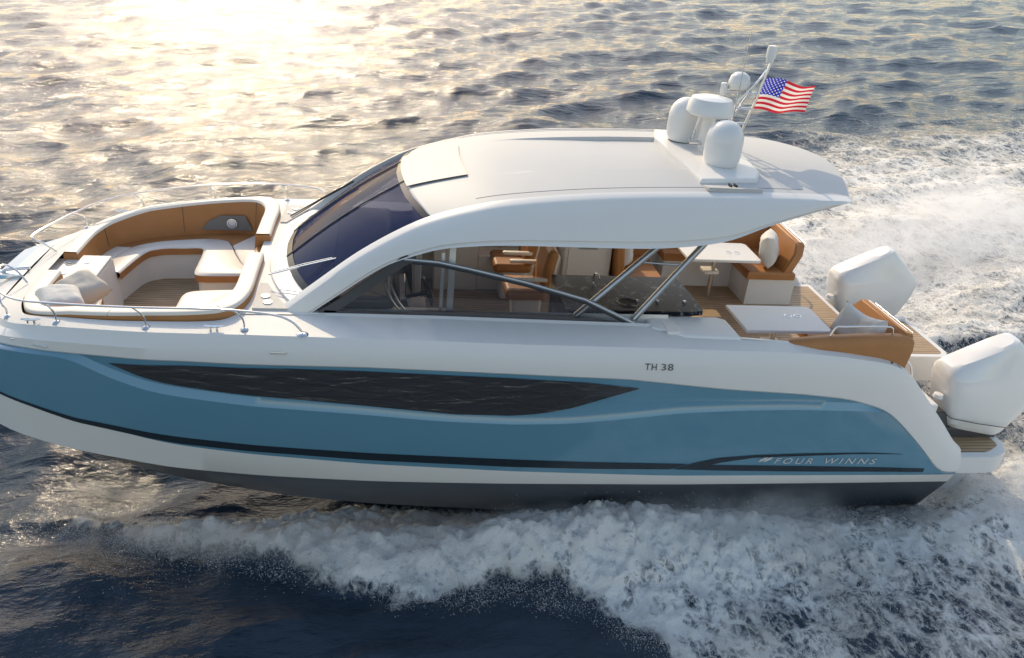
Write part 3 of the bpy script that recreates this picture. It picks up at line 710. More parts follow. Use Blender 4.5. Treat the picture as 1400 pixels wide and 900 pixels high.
for i0, i1 in ((0, 2), (N_ - 3, N_ - 1)):
    grid('windshield_frame', ws_strip(i0, i1, 0, 1, BLACK, .006), BLACK, ws, 60)
for s, (a, b) in ((-1, ((3.36, 1.0, 1.99), (4.08, 1.12, 2.19))), (1, ((3.40, .85, 1.99), (4.2, .55, 2.52)))):
    wp = tube('wiper_arm', [(a[0], s * a[1], a[2]), ((a[0] + b[0]) / 2, s * (a[1] + b[1]) / 2, (a[2] + b[2]) / 2 + .035), (b[0], s * b[1], b[2] + .06)], .009, STEEL if s < 0 else BLACK, ws, 6)
    tube('wiper_arm', [(a[0] + .02, s * (a[1] - .05), a[2]), ((a[0] + b[0]) / 2, s * ((a[1] + b[1]) / 2 - .05), (a[2] + b[2]) / 2 + .035), (b[0], s * (b[1] - .04), b[2] + .06)], .007, STEEL if s < 0 else BLACK, ws, 6)

# ---- hard top
RU = [(3.56, 1.55, 1.84), (3.9, 1.53, 2.11), (4.25, 1.50, 2.38), (4.54, 1.48, 2.57), (4.83, 1.46, 2.73), (5.08, 1.43, 2.83), (5.41, 1.43, 2.93), (5.85, 1.44, 3.03),
      (6.6, 1.44, 3.12), (7.37, 1.43, 3.17), (8.28, 1.41, 3.20), (8.81, 1.39, 3.205), (9.2, 1.37, 3.20), (9.57, 1.34, 3.185)]
RL = [(3.80, 1.62, 1.81), (4.08, 1.62, 2.02), (4.40, 1.62, 2.26), (4.62, 1.62, 2.40), (4.85, 1.63, 2.50), (5.12, 1.64, 2.59), (5.42, 1.66, 2.64), (5.85, 1.67, 2.67),
      (6.6, 1.68, 2.68), (7.4, 1.67, 2.69), (8.09, 1.62, 2.76), (8.6, 1.55, 2.93), (9.04, 1.47, 3.05), (9.55, 1.355, 3.165)]
ru = spline(RU, 5); rl = spline(RL, 5)
for s in (-1, 1):
    rows = []
    for a, b in zip(ru, rl):
        m_ = a.lerp(b, .5) + Vector((0, .035, 0)); q = a.lerp(b, .86) + Vector((0, .012, 0))
        P = [a + Vector((0, -.10, .02)), a, a.lerp(b, .06) + Vector((0, .022, 0)), m_, q, q + Vector((0, -.02, -.01)), b, b + Vector((0, -.05, -.012)), b + Vector((0, -.13, .01)), a.lerp(b, .5) + Vector((0, -.16, 0)), a + Vector((0, -.10, -.07))]
        rows.append([(p.x, s * p.y, p.z) for p in P] + [(P[0].x, s * P[0].y, P[0].z)])
    fas = grid('roof_side', rows, WHITE, boat, 32)
    tube('roof_handrail', [(p.x, s * (p.y + .05), p.z - .07) for p in ru[25:49]], .008, ALU, fas, 6)
rtop = [p for p in ru if p.x >= 5.07]
def roof_pt(a, v, dz=0):
    """a: edge point, v in -1..1 across"""
    c = 1 - v * v; x = a.x - .30 * c * max(0, 1 - (a.x - 5.08) / 1.6) + .32 * (1 - abs(v) ** 1.6) * max(0, (a.x - 8.0) / 1.57) ** 1.5
    z = a.z + .10 * c
    y = v * (a.y - .03)
    dep = .05 * min(1, max(0, (x - 5.9) / 1.3)) * (1 - min(1, max(0, (x - 8.05) / .1)))
    if abs(y) < .70: z -= dep
    return Vector((x, y, z + dz))
vsamp = sorted(list(np.linspace(-1, 1, 29)) + [-.712 / 1.41, -.69 / 1.41, .69 / 1.41, .712 / 1.41])
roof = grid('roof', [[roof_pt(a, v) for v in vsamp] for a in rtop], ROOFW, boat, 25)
grid('headliner', [[roof_pt(a, v, -.10 * (1 if a.x < 9 else .3 + .7 * (1 - v ** 4) * 1.0 if a.x > 9.4 else .6 + .4 * (1 - v ** 4))) for v in vsamp] for a in rtop], LINER, boat, 40)
grid('roof_edge', [[roof_pt(rtop[-1], v, h * (.3 + .7 * (1 - v ** 4))) + Vector((e, 0, 0)) for h, e in ((0, 0), (-.02, .02), (-.08, .02), (-.10, 0))] for v in vsamp], WHITE, roof, 40)
grid('roof_edge', [[roof_pt(rtop[0], v, h) + Vector((e, 0, 0)) for h, e in ((0, 0), (-.02, -.02), (-.07, -.02), (-.10, 0))] for v in vsamp], WHITE, roof, 40)
hr = [a for a in rtop if a.x < 5.72]
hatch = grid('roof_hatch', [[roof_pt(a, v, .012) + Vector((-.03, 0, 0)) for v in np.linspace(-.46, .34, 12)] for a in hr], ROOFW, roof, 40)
def hat_edge():
    pts = [roof_pt(a, -.46, .010) + Vector((-.03, 0, 0)) for a in hr] + [roof_pt(hr[-1], v, .010) + Vector((-.03, 0, 0)) for v in np.linspace(-.46, .34, 10)]
    return tube('hatch_gasket', pts, .005, DARKGREY, hatch, 5)
hat_edge()

for s_ in (-1, 1):
    tube('roof_seam', [roof_pt(a, s_ * .86, .001) for a in rtop if 5.5 < a.x < 9.1], .0022, GREYTXT, roof, 4)
# radar arch base, domes, radar, mast
arch = prism('arch_base', [(7.93, -1.10), (8.60, -1.05), (8.72, -.8), (8.75, 0), (8.72, .8), (8.60, 1.05), (8.05, 1.12), (7.90, .6), (7.88, 0), (7.90, -.6)], 3.17, lambda x, y: 3.285 + .045 * (1 - y * y) + .02 * (x - 8), WHITE, boat, .03, 3)
box('arch_shade_panel', 7.95, 8.55, -1.33, -1.13, 3.20, 3.245, GREYDECK, arch, .004, rot=Matrix.Rotation(R(-9), 3, 'X'))  # grey panel laid on the roof in place of the shade beside the arch
for x in (8.22, 8.28): box('hatch_hinge', x, x + .02, -1.24, -1.16, 3.24, 3.27, BLACK, arch, .003)
def dome(name, c, r, h, m=RADOME):
    prof = [(0, 0), (r * .86, 0), (r * .90, .02), (r * .97, .06), (r * 1.0, .12), (r * 1.0, h * .54)]
    for a in np.linspace(0, math.pi / 2, 9): prof.append((r * math.cos(a) ** .92, h * .54 + (h * .46) * math.sin(a)))
    prof[-1] = (0, h)
    d = lathe(name, prof, c, m, boat, 40)
    lathe('dome_base_ring', [(r * .72, -.03), (r * .82, -.03), (r * .82, .02), (r * .7, .02)], c, DARKGREY, d, 36)
    return d
dome('satellite_dome', (8.34, -.55, 3.31), .212, .49); dome('satellite_dome', (8.20, .42, 3.33), .215, .51)
rad = lathe('radar', [(0, .0), (.24, .0), (.272, .03), (.262, .12), (.23, .185), (.15, .205), (0, .21)], (8.28, -.1, 3.76), RADOME, boat, 40)
tube('radar_pedestal', [(8.30, -.08, 3.36), (8.30, -.08, 3.80)], .075, RADOME, rad, 16)
for dx in (-.12, .12):
    tube('radar_leg', [(8.32 + dx, .1, 3.36), (8.30 + dx * .7, 0, 3.80)], .018, STEEL, rad, 8)
mast = tube('mast', [(8.78, .15, 3.35), (8.92, .15, 3.9), (9.01, .15, 4.36)], .016, STEEL, boat, 8)
tube('mast_leg', [(8.56, .15, 3.35), (8.70, .15, 3.88), (8.96, .15, 4.2)], .013, STEEL, mast, 8)
tube('mast_leg', [(8.60, .32, 3.35), (8.80, .2, 3.9), (8.98, .16, 4.25)], .013, STEEL, mast, 8)
for z, xa, xb in ((3.62, 8.63, 8.85), (3.80, 8.68, 8.90), (3.98, 8.76, 8.94)): tube('mast_rung', [(xa, .15, z), (xb, .15, z)], .012, STEEL, mast, 6)
tube('mast_bracket', [(8.54, .28, 3.97), (8.74, .24, 3.98), (8.94, .15, 3.98)], .014, STEEL, mast, 6)
lathe('mast_light', [(0, 0), (.045, 0), (.045, .05), (.055, .05), (.055, .16), (.045, .19), (0, .19)], (8.99, .15, 4.34), RADOME, mast, 20)
lathe('gps_dome', [(0, 0), (.10, 0), (.125, .03), (.13, .08), (.11, .15), (.06, .19), (0, .2)], (8.72, .26, 4.0), RADOME, mast, 24)
lathe('mast_light', [(0, 0), (.035, 0), (.04, .03), (.04, .13), (.03, .14), (0, .14)], (8.55, .28, 3.92), RADOME, mast, 18)
tube('whip_antenna', [(8.62, -.02, 3.36), (8.62, .0, 3.9), (8.64, .02, 4.75)], [.011, .007, .004], STEEL, boat, 6)
tube('horn', [(8.12, .02, 3.42), (8.26, .0, 3.42)], [.035, .015], STEEL, boat, 10)
tube('horn', [(8.10, -.1, 3.42), (8.24, -.12, 3.42)], [.03, .013], STEEL, boat, 10)

# ---- side glass, frames, struts
for s in (-1, 1):
    TG = [(3.98, 1.86), (4.40, 2.18), (4.78, 2.465), (5.13, 2.44), (5.43, 2.38), (6.05, 2.24), (6.7, 2.06), (7.42, 1.72)]
    BG = [(3.98, 1.85), (4.40, 1.83), (4.78, 1.815), (5.13, 1.80), (5.43, 1.79), (6.05, 1.775), (6.7, 1.755), (7.42, 1.715)]
    gl = grid('side_window', [[(a[0], s * 1.60, a[1] * (1 - t) + b[1] * t) for t in (0, .5, 1)] for a, b in zip(TG, BG)], SIDEGLASS if s < 0 else SIDEGLASS2, boat, 60)
    tube('window_rail', [(x, s * 1.605, z) for x, z in TG[2:]] + [(7.50, s * 1.605, 1.70)], .019, ALU, gl, 8)
    tube('window_seal', [(x, s * 1.60, z - .035) for x, z in TG[2:]], .016, BLACK, gl, 6)
    grid('window_frame', [[(x + 0, s * y, z + .03 + h) for y, h in ((1.615, 0), (1.615, -th), (1.585, -th), (1.585, 0), (1.615, 0))] for x, z, th in
        ((3.92, 1.84, .03), (4.10, 1.95, .12), (4.40, 2.19, .13), (4.78, 2.475, .12), (4.90, 2.475, .045))], DARKGREY, gl, 30)
    rows = [[(b[0], s * y, b[1] + h) for y, h in ((1.615, -.03), (1.615, .085 if 5 < b[0] < 7 else .03), (1.585, .085 if 5 < b[0] < 7 else .03), (1.585, -.03))] for b in BG]
    grid('window_sill', rows, DARKGREY, gl, 30)
    # cabin coaming below the glass
    rows = [[(x, s * 1.68, zdeck(x) + .02), (x, s * 1.625, zdeck(x) + .045), (x, s * 1.60, z), (x, s * 1.50, z), (x, s * 1.48, .9)] for x, z in [(3.7, 1.85), (4.4, 1.82), (5.13, 1.79), (6.0, 1.765), (6.7, 1.745), (7.42, 1.705), (7.7, 1.70)]]
    grid('cabin_coaming', rows, WHITE, boat, 40)
    for (x0, z0), (x1, z1) in (((6.62, 1.80), (7.50, 2.72)), ((7.30, 1.80), (7.98, 2.76))):
        tube('hardtop_strut', [(x0, s * 1.52, z0), (x1, s * 1.52, z1)], .033, ALU, boat, 12, ell=1.3)
    tube('strut_link', [(7.30, s * 1.52, 2.47), (7.74, s * 1.52, 2.45)], .012, ALU, boat, 8)

# ---- bow rails and cleats
RAIL = [(3.80, 2.04, 1.84), (3.70, 2.03, 1.95), (3.5, 2.0, 2.01), (3.0, 1.97, 2.04), (2.2, 1.90, 2.01), (1.41, 1.70, 1.94), (1.0, 1.50, 1.88), (.72, 1.18, 1.82), (.54, .80, 1.785), (.46, .50, 1.775), (.49, .40, 1.76), (.60, .41, 1.69), (.70, .46, 1.58)]
for s in (-1, 1):
    rl_ = tube('bow_rail', spline([(x, s * y, z) for x, y, z in RAIL], 6), .0115, STEEL, boat, 8)
    for bx, by in ((.80, 1.28), (1.41, 1.66), (2.3, 1.87), (3.24, 1.96)):
        tz = float(np.interp(bx - .1, [.72, 1.0, 1.41, 2.2, 3.0], [1.82, 1.88, 1.94, 2.01, 2.04])); z0 = zdeck(bx)
        tx = bx - .10
        yy = float(np.interp(tx, [.54, .72, 1.0, 1.41, 2.2, 3.0, 3.5], [.8, 1.18, 1.5, 1.70, 1.9, 1.97, 2.0]))
        tube('stanchion', spline([(bx, s * by, z0), (bx, s * by, z0 + .09), (bx - .03, s * (by + .01), z0 + .17), (tx, s * yy, tz)], 5), .0095, STEEL, rl_, 8)
        lathe('stanchion_foot', [(0, .02), (.02, .02), (.035, .008), (.04, 0)], (bx, s * by, z0 + .012), STEEL, rl_, 14)
    lathe('stanchion_foot', [(0, .02), (.03, .02), (.055, .008), (.06, 0)], (3.80, s * 2.03, zdeck(3.8) + .004), STEEL, rl_, 16)
    for cx, cy in ((1.15, 1.60), (2.95, 1.95)):
        bm = bmesh.new(); z = zdeck(cx) + .012
        add_tube(bm, [(cx - .09, s * cy, z + .045), (cx - .03, s * cy, z + .038), (cx + .03, s * cy, z + .038), (cx + .09, s * cy, z + .045)], [.008, .013, .013, .008], 8)
        for d in (-.03, .03): add_tube(bm, [(cx + d, s * cy, z), (cx + d, s * cy, z + .04)], .01, 8)
        finish('cleat', bm, STEEL, boat)
for x, z in ((.95, 1.50), (3.5, 1.66)):
    bm = bmesh.new(); y = -(hull_y(x, z) + .004); add_box(bm, x, x + .16, y - .012, y + .01, z, z + .014, .005); finish('hull_vent', bm, STEEL, hull)
tube('vent_light', [(1.2, -(hull_y(1.2, 1.5) + .005), 1.515), (1.34, -(hull_y(1.34, 1.5) + .005), 1.515)], .012, SILVER, hull, 8)

# ---- cockpit interior
sole = box('cockpit_sole', 3.9, 10.45, -1.86, 1.86, .86, .90, TEAK, boat)
for s in (-1, 1):
    rows = [[(x, s * yi, zdeck(x) + .035), (x, s * (yi - .05), zdeck(x) + .03), (x, s * (yi - .07), zdeck(x) - .03), (x, s * (yi - .07), .9)] for x, yi in [(7.55, 1.78), (7.9, 1.84), (8.6, 1.88), (9.5, 1.88), (10.4, 1.86)]]
    grid('cockpit_side_panel', rows, LINER, boat, 30)
    rows = [[(x, s * 1.49, 1.84), (x, s * 1.47, .9)] for x in (4.0, 5, 6, 7, 7.7)]
    grid('cabin_side_panel', rows, LINER, boat, 30)
    box('cabin_side_panel', 7.6, 7.75, s * 1.82 if s < 0 else 1.47, s * 1.47 if s < 0 else 1.82, .9, 1.80, LINER, boat, .01)
# dashboard and helm
dash = box('dashboard', 4.0, 4.95, -1.45, 1.45, .9, 1.95, DARKGREY, boat, .05, 3, top=(.0, .3, 0, 0))
box('instrument_screen', 4.78, 4.86, -1.25, -.55, 1.60, 1.85, SCREEN, dash, .01, rot=Matrix.Rotation(R(-17), 3, 'Y'))
box('instrument_panel', 4.86, 5.08, -1.4, -.4, 1.2, 1.50, mat('brown_panel', (.10, .05, .035), .4), dash, .02)
bm = bmesh.new(); cw = Vector((5.1, -.55, 1.62)); ring = [cw + Vector((.06 * math.sin(t) * -1, .17 * math.cos(t), .17 * math.sin(t))) for t in np.linspace(0, 2 * math.pi, 25)]
add_tube(bm, ring, .013, 8, False)
for t in (0.5, 2.6, 4.7): add_tube(bm, [cw, cw + Vector((-.06 * math.sin(t), .17 * math.cos(t), .17 * math.sin(t)))], .01, 6)
add_tube(bm, [cw, cw + Vector((-.2, 0, -.05))], .025, 8); finish('steering_wheel', bm, BLACK, dash)
df_ = empty('side_door'); 
bpy.data.objects.remove(df_)
bm = bmesh.new()
add_box(bm, 5.24, 5.31, -1.50, -1.43, .9, 2.60, .012); add_box(bm, 5.16, 5.20, -1.50, -1.44, .9, 2.5, .01); finish('door_post', bm, WHITE, boat)
for dx in (0, .06): tube('door_handle', spline([(4.62 + dx, -1.46, 2.30), (4.60 + dx, -1.46, 2.12), (4.66 + dx, -1.46, 1.95), (4.74 + dx, -1.46, 1.83)], 5), .012, STEEL, boat, 8)
box('companion_threshold', 4.62, 5.24, -1.48, -1.40, 1.80, 1.83, WHITE, boat, .005)
box('cabin_bulkhead', 4.95, 5.05, .35, 1.46, .9, 2.1, LINER, boat, .02)
box('cabin_bulkhead', 5.25, 5.85, 1.10, 1.46, .9, 1.62, LINER, boat, .02)
box('side_locker', 5.85, 7.03, 1.12, 1.46, .9, 1.42, LINER, boat, .02)
box('vent_panel', 5.55, 5.75, 1.42, 1.455, 1.86, 2.06, DARKGREY, boat, .005)
for s in (-1,1):
    rows = [[(x, s * 1.47, 1.80), (x, s * 1.47, min(zt, 2.66))] for x, zt in ((4.85, 2.50), (5.4, 2.66), (6.5, 2.2), (7.4, 1.82))]
def helm_chair(x, y):
    c = empty('helm_chair'); c.parent = boat
    def b(n_, *a, **k): 
        o = box(n_, *a, **k); o.parent = c; return o
    b('seat_base', x - .16, x + .2, y - .17, y + .17, .9, 1.34, WHITE, bevel=.04, seg=3)
    b('seat', x - .28, x + .24, y - .28, y + .28, 1.34, 1.47, TAN, bevel=.05, seg=3)
    b('backrest', x + .16, x + .30, y - .29, y + .29, 1.44, 2.02, TAN, bevel=.06, seg=3, rot=Matrix.Rotation(R(10), 3, 'Y'))
    b('backrest_panel', x + .30, x + .335, y - .2, y + .2, 1.5, 1.92, LINER, bevel=.015, rot=Matrix.Rotation(R(10), 3, 'Y'))
    for s in (-1, 1): b('armrest', x - .18, x + .22, y + s * .29 - .035, y + s * .29 + .035, 1.62, 1.67, CREAM, bevel=.02)
    return c
helm_chair(6.30, .98); helm_chair(6.36, .12)
# galley island
isl = box('galley_island', 6.62, 8.05, -1.33, -.52, .9, 1.81, LINER, boat, .03)
ct = prism('counter_top', [(6.54, -1.43), (7.98, -1.43), (8.13, -1.40), (8.15, -1.33), (8.12, -.52), (8.05, -.46), (6.56, -.46)], 1.80, 1.85, GRANITE, isl, .008)
box('counter_side', 6.56, 6.615, -1.40, -.48, 1.25, 1.808, GRANITE, isl, .005)
tube('faucet', spline([(7.0, -.75, 1.85), (7.0, -.75, 1.98), (7.02, -.82, 2.02), (7.03, -.9, 1.99)], 4), .009, STEEL, isl, 8)
lathe('sink', [(0, -.002), (.11, -.002), (.12, .003), (.125, 0)], (7.30, -1.22, 1.852), DARKGREY, isl, 24)
for x in (7.42, 7.66, 7.98): lathe('stove_knob', [(0, .02), (.018, .02), (.02, 0)], (x, -1.18, 1.852), STEEL, isl, 14)
# moulding outboard of the island
prism('side_moulding', [(7.45, -1.70), (7.45, -1.50), (7.7, -1.44), (8.30, -1.38), (8.40, -1.45), (8.42, -1.88), (7.8, -1.88)], .9, lambda x, y: 1.80 - .02 * (x - 7.4), WHITE, boat, .035, 3)
prism('side_moulding', [(7.45, 1.70), (7.45, 1.50), (7.7, 1.47), (7.76, 1.5), (7.78, 1.88)], .9, 1.80, WHITE, boat, .03, 3)
# fridge cabinet and starboard seats
fr = box('fridge_cabinet', 7.03, 7.70, 1.02, 1.46, .9, 1.80, WHITE, boat, .02)
box('fridge_door', 7.08, 7.62, 1.005, 1.02, .98, 1.74, WHITE, fr, .006)
tube('fridge_handle', [(7.22, .985, 1.62), (7.48, .985, 1.62)], .009, ALU, fr, 6)
st = empty('companion_seat'); st.parent = boat
def pb(parent, n_, *a, **k):
    o = box(n_, *a, **k); o.parent = parent; return o
pb(st, 'seat_base', 7.74, 8.42, .92, 1.80, .9, 1.14, LINER, bevel=.02)
pb(st, 'seat', 7.76, 8.44, .86, 1.70, 1.14, 1.27, TAN, bevel=.035, seg=3)
pb(st, 'backrest', 7.72, 7.86, .88, 1.72, 1.22, 1.80, TAN, bevel=.04, seg=3, rot=Matrix.Rotation(R(-6), 3, 'Y'))
pb(st, 'side_backrest', 7.9, 8.5, 1.66, 1.80, 1.24, 1.68, TAN, bevel=.04, seg=3)

def cushion_poly(parent, n_, P, z0, z1, m, bevel=.03):
    A = sum(P[i][0] * P[(i + 1) % len(P)][1] - P[(i + 1) % len(P)][0] * P[i][1] for i in range(len(P)))
    if A < 0: P = P[::-1]
    o = prism(n_, P, z0, z1, m, parent, bevel, 3); return o
for s in (1, -1):
    so2 = empty('cockpit_sofa'); so2.parent = boat
    yb_ = .86
    base = [(8.62, s * 1.46), (9.68, s * 1.46), (9.70, s * yb_), (10.40, s * yb_), (10.40, s * 1.80), (8.62, s * 1.80)]
    cushion_poly(so2, 'sofa_base', base, .9, 1.30, WHITE, .01)
    P = [(8.60, s * 1.42), (9.63, s * 1.42), (9.65, s * .82), (10.36, s * .82), (10.36, s * 1.80), (8.60, s * 1.80)]
    seat = cushion_poly(so2, 'sofa_seat', P, 1.30, 1.41, TAN, .03)
    # aft backrest: slab leaning aft with a chamfered inner corner
    def slab(n_, pts, nrm, th, m, par):
        bm = bmesh.new(); a = [bm.verts.new(p) for p in pts]; b = [bm.verts.new(Vector(p) + Vector(nrm) * th) for p in pts]
        k = len(pts); bm.faces.new(a); bm.faces.new(b[::-1])
        for i in range(k): bm.faces.new((a[i], b[i], b[(i + 1) % k], a[(i + 1) % k]))
        bmesh.ops.recalc_face_normals(bm, faces=bm.faces)
        bmesh.ops.bevel(bm, geom=list(bm.edges), offset=.022, segments=3, affect='EDGES')
        return finish(n_, bm, m, par, 50)
    xb = lambda z: 10.16 + (z - 1.4) * .35
    bk = slab('sofa_backrest', [(xb(1.38), s * .84, 1.38), (xb(1.70), s * .82, 1.70), (xb(1.84), s * .92, 1.84), (xb(1.86), s * 1.88, 1.86), (xb(1.38), s * 1.88, 1.38)], (.95, 0, -.2), .15, TAN, so2)
    tube('backrest_piping', [(xb(1.84) + .08, s * .96, 1.825), (xb(1.86) + .08, s * 1.80, 1.840)], .012, CREAM, bk, 8)
    tube('backrest_bar', [(xb(1.84) + .165, s * .98, 1.80), (xb(1.86) + .165, s * 1.78, 1.815)], .008, STEEL, bk, 8)
    # side backrest rising aft above the gunwale
    rows = []
    for x, zt in ((8.78, 1.66), (9.0, 1.735), (9.3, 1.79), (9.7, 1.82), (10.1, 1.835), (10.36, 1.83), (10.42, 1.80)):
        yo = 1.965 if x > 9.2 else 1.93
        rows.append([(x, s * (yo - .04), 1.30 if x < 10.4 else 1.42), (x, s * yo, max(zt - .12, 1.45)), (x, s * (yo - .015), zt - .025), (x, s * (yo - .05), zt), (x, s * (yo - .13), zt), (x, s * (yo - .16), zt - .03), (x, s * (yo - .19), 1.38)])
    grid('side_backrest', rows + [[(10.43, s * 1.88, 1.6)] * 7], TAN, so2, 50)
    tube('sofa_rail', spline([(9.45, s * 1.86, 1.80), (9.5, s * 1.85, 1.90), (9.6, s * 1.85, 1.91), (10.05, s * 1.85, 1.92), (10.16, s * 1.86, 1.91), (10.18, s * 1.87, 1.83)], 4), .011, STEEL, so2, 8)
    # table
    tb = empty('cockpit_table'); tb.parent = boat
    y0, y1 = .72, 1.40
    cushion_poly(tb, 'table_top', [(8.70, s * y0), (9.72, s * y0), (9.77, s * (y0 + .05)), (9.77, s * (y1 - .05)), (9.72, s * y1), (8.70, s * y1)], 1.585, 1.62, WHITE, .01)
    tube('table_leg', [(9.22, s * 1.06, .9), (9.22, s * 1.06, 1.585)], .035, STEEL, tb, 14)
    box('table_bracket', 9.08, 9.30, s * 1.10 - .10, s * 1.10 + .10, 1.28, 1.33, CREAM, tb, .01)
    for dx in (0, .12): lathe('table_cup_holder', [(0, -.001), (.035, -.001), (.038, .004), (.045, .003), (.047, 0)], (9.38 + dx, s * 1.0, 1.62), STEEL, tb, 18)
    # handrail on the quarter
    tube('quarter_handrail', spline([(10.42, s * 1.72, 1.42), (10.55, s * 1.70, 1.43), (10.66, s * 1.70, 1.34), (10.72, s * 1.71, 1.18), (10.72, s * 1.73, .98)], 5), .014, STEEL, boat, 8)
    lathe('stern_light', [(0, .01), (.015, .01), (.018, 0)], (10.2, s * 1.98, zdeck(10.2) + .004), BLACK, boat, 12)
# aft deck, centre platform, low side platforms
ad = box('aft_deck', 10.40, 11.16, -1.76, 1.76, .55, .84, WHITE, boat, .02)
box('aft_deck_teak', 10.46, 11.08, -1.66, 1.66, .84, .846, TEAK, ad)
def rounded(P, r, n=4):
    out = []
    for i in range(len(P)):
        a, b, c = Vector(P[i - 1]), Vector(P[i]), Vector(P[(i + 1) % len(P)])
        u = (a - b).normalized() * r; v = (c - b).normalized() * r
        for k in range(n + 1):
            t = k / n; out.append(tuple((b + u) * (1 - t) ** 2 + b * 2 * t * (1 - t) + (b + v) * t * t))
    return out
cp = prism('swim_platform', rounded([(11.1, -.56), (12.10, -.56), (12.10, .56), (11.1, .56)], .12), .48, .845, WHITE, boat, .03, 3)
prism('platform_teak', rounded([(11.12, -.48), (12.02, -.48), (12.02, .48), (11.12, .48)], .08), .845, .851, TEAK, cp, 0)
prism('platform_rail', rounded([(11.2, .48), (12.04, .48), (12.04, .56), (11.2, .56)], .03), .85, .89, WHITE, cp, .01)
for s in (-1, 1):
    P = rounded([(11.14, s * .95), (12.0, s * .95), (12.24, s * 1.15), (12.24, s * 1.85), (11.95, s * 2.03), (11.14, s * 2.03)], .10)
    if s < 0: P = P[::-1]
    sp = prism('side_platform', P, .04, .27, WHITE, boat, .035, 3)
    P = rounded([(11.44, s * 1.0), (11.95, s * 1.0), (12.14, s * 1.2), (12.14, s * 1.78), (11.9, s * 1.92), (11.44, s * 1.92)], .06)
    if s < 0: P = P[::-1]
    prism('platform_teak', P, .27, .276, TEAK, sp, 0)

# ---- outboard engines
def engine(s):
    e = empty('outboard_engine', (.10, 0, 0)); e.parent = boat; e.scale = (1.05, 1.10, 1.05); e.location = (.09 - .05 * 11.3, -.10 * s * 1.43, -.05 * .5 + .01)
    yc = s * 1.43
    SL = [((11.40, .44), (12.12, .30), .19, .19), ((11.36, .50), (12.17, .36), .225, .215), ((11.29, .72), (12.32, .64), .27, .25), ((11.235, .95), (12.44, .90), .285, .245),
          ((11.215, 1.07), (12.49, 1.08), .27, .22), ((11.22, 1.11), (12.44, 1.14), .255, .21), ((11.235, 1.155), (12.20, 1.36), .20, .19), ((11.25, 1.18), (12.06, 1.49), .165, .17), ((11.275, 1.20), (11.99, 1.545), .135, .15),
          ((11.33, 1.225), (11.93, 1.54), .10, .12), ((11.5, 1.32), (11.8, 1.475), .03, .03)]
    rows = []
    for (fx, fz), (rx, rz), wf, wr in SL:
        row = []
        for k in range(49):
            q = 2 * math.pi * k / 48; ex = 2 / 4.6
            cxx = math.copysign(abs(math.cos(q)) ** ex, math.cos(q)); sy = math.copysign(abs(math.sin(q)) ** ex, math.sin(q))
            u = (cxx + 1) / 2; row.append((fx + (rx - fx) * u, yc + sy * (wf + (wr - wf) * u), fz + (rz - fz) * u))
        rows.append(row)
    V_ = [p for r_ in rows for p in r_]; F_ = [(i * 49 + j, i * 49 + j + 1, (i + 1) * 49 + j + 1, (i + 1) * 49 + j) for i in range(len(rows) - 1) for j in range(48)]
    F_ += [tuple(range(48))[::-1], tuple((len(rows) - 1) * 49 + j for j in range(48))]
    cw = from_data('cowling', V_, F_, ENGINE, e, 21)
    # seam line around the cowl, lower apron, clamp bracket and leg
    zz = lambda x: .60 - (x - 11.3) * .16
    tube('cowl_seam', [(x, yc + y, zz(x)) for x, y in ((11.33, -.14), (11.36, -.235), (11.7, -.262), (12.1, -.252), (12.25, -.21), (12.29, .0), (12.25, .21), (12.1, .252), (11.7, .262), (11.36, .235), (11.33, .14), (11.33, -.14))], .005, DARKGREY, cw, 5)
    box('apron', 11.40, 12.12, yc - .15, yc + .15, .12, .42, DARKGREY, e, .04, 3)
    box('clamp_bracket', 11.10, 11.42, yc - .16, yc + .16, .1, .62, DARKGREY, e, .03, 3)
    bm = bmesh.new()
    rows = []
    for z, x0, x1, w_ in ((.3, 11.6, 12.1, .11), (-.2, 11.68, 12.05, .07), (-.6, 11.7, 12.05, .055), (-.95, 11.75, 12.0, .04)):
        rows.append([bm.verts.new(p) for p in ((x0, yc, z), ((x0 + x1) / 2, yc - w_, z), (x1, yc, z), ((x0 + x1) / 2, yc + w_, z))])
    for a, b in zip(rows, rows[1:]):
        for k in range(4): bm.faces.new((a[k], a[(k + 1) % 4], b[(k + 1) % 4], b[k]))
    bm.faces.new(rows[-1]); finish('leg', bm, ENGINE, e)
    g = lathe('gearcase', [(0, -.36), (.05, -.3), (.075, -.1), (.07, .15), (.05, .3), (0, .34)], (0, 0, 0), ENGINE, e, 16)
    g.matrix_local = Matrix.Translation((11.88, yc, -.92)) @ Matrix.Rotation(R(90), 4, 'Y')
    for s2 in (1,):
        lathe('rigging_boot', [(0, .05), (.05, .04), (.06, 0)], (11.20, yc - .1, .80), WHITE, e, 14)
for s in (-1, 1): engine(s)

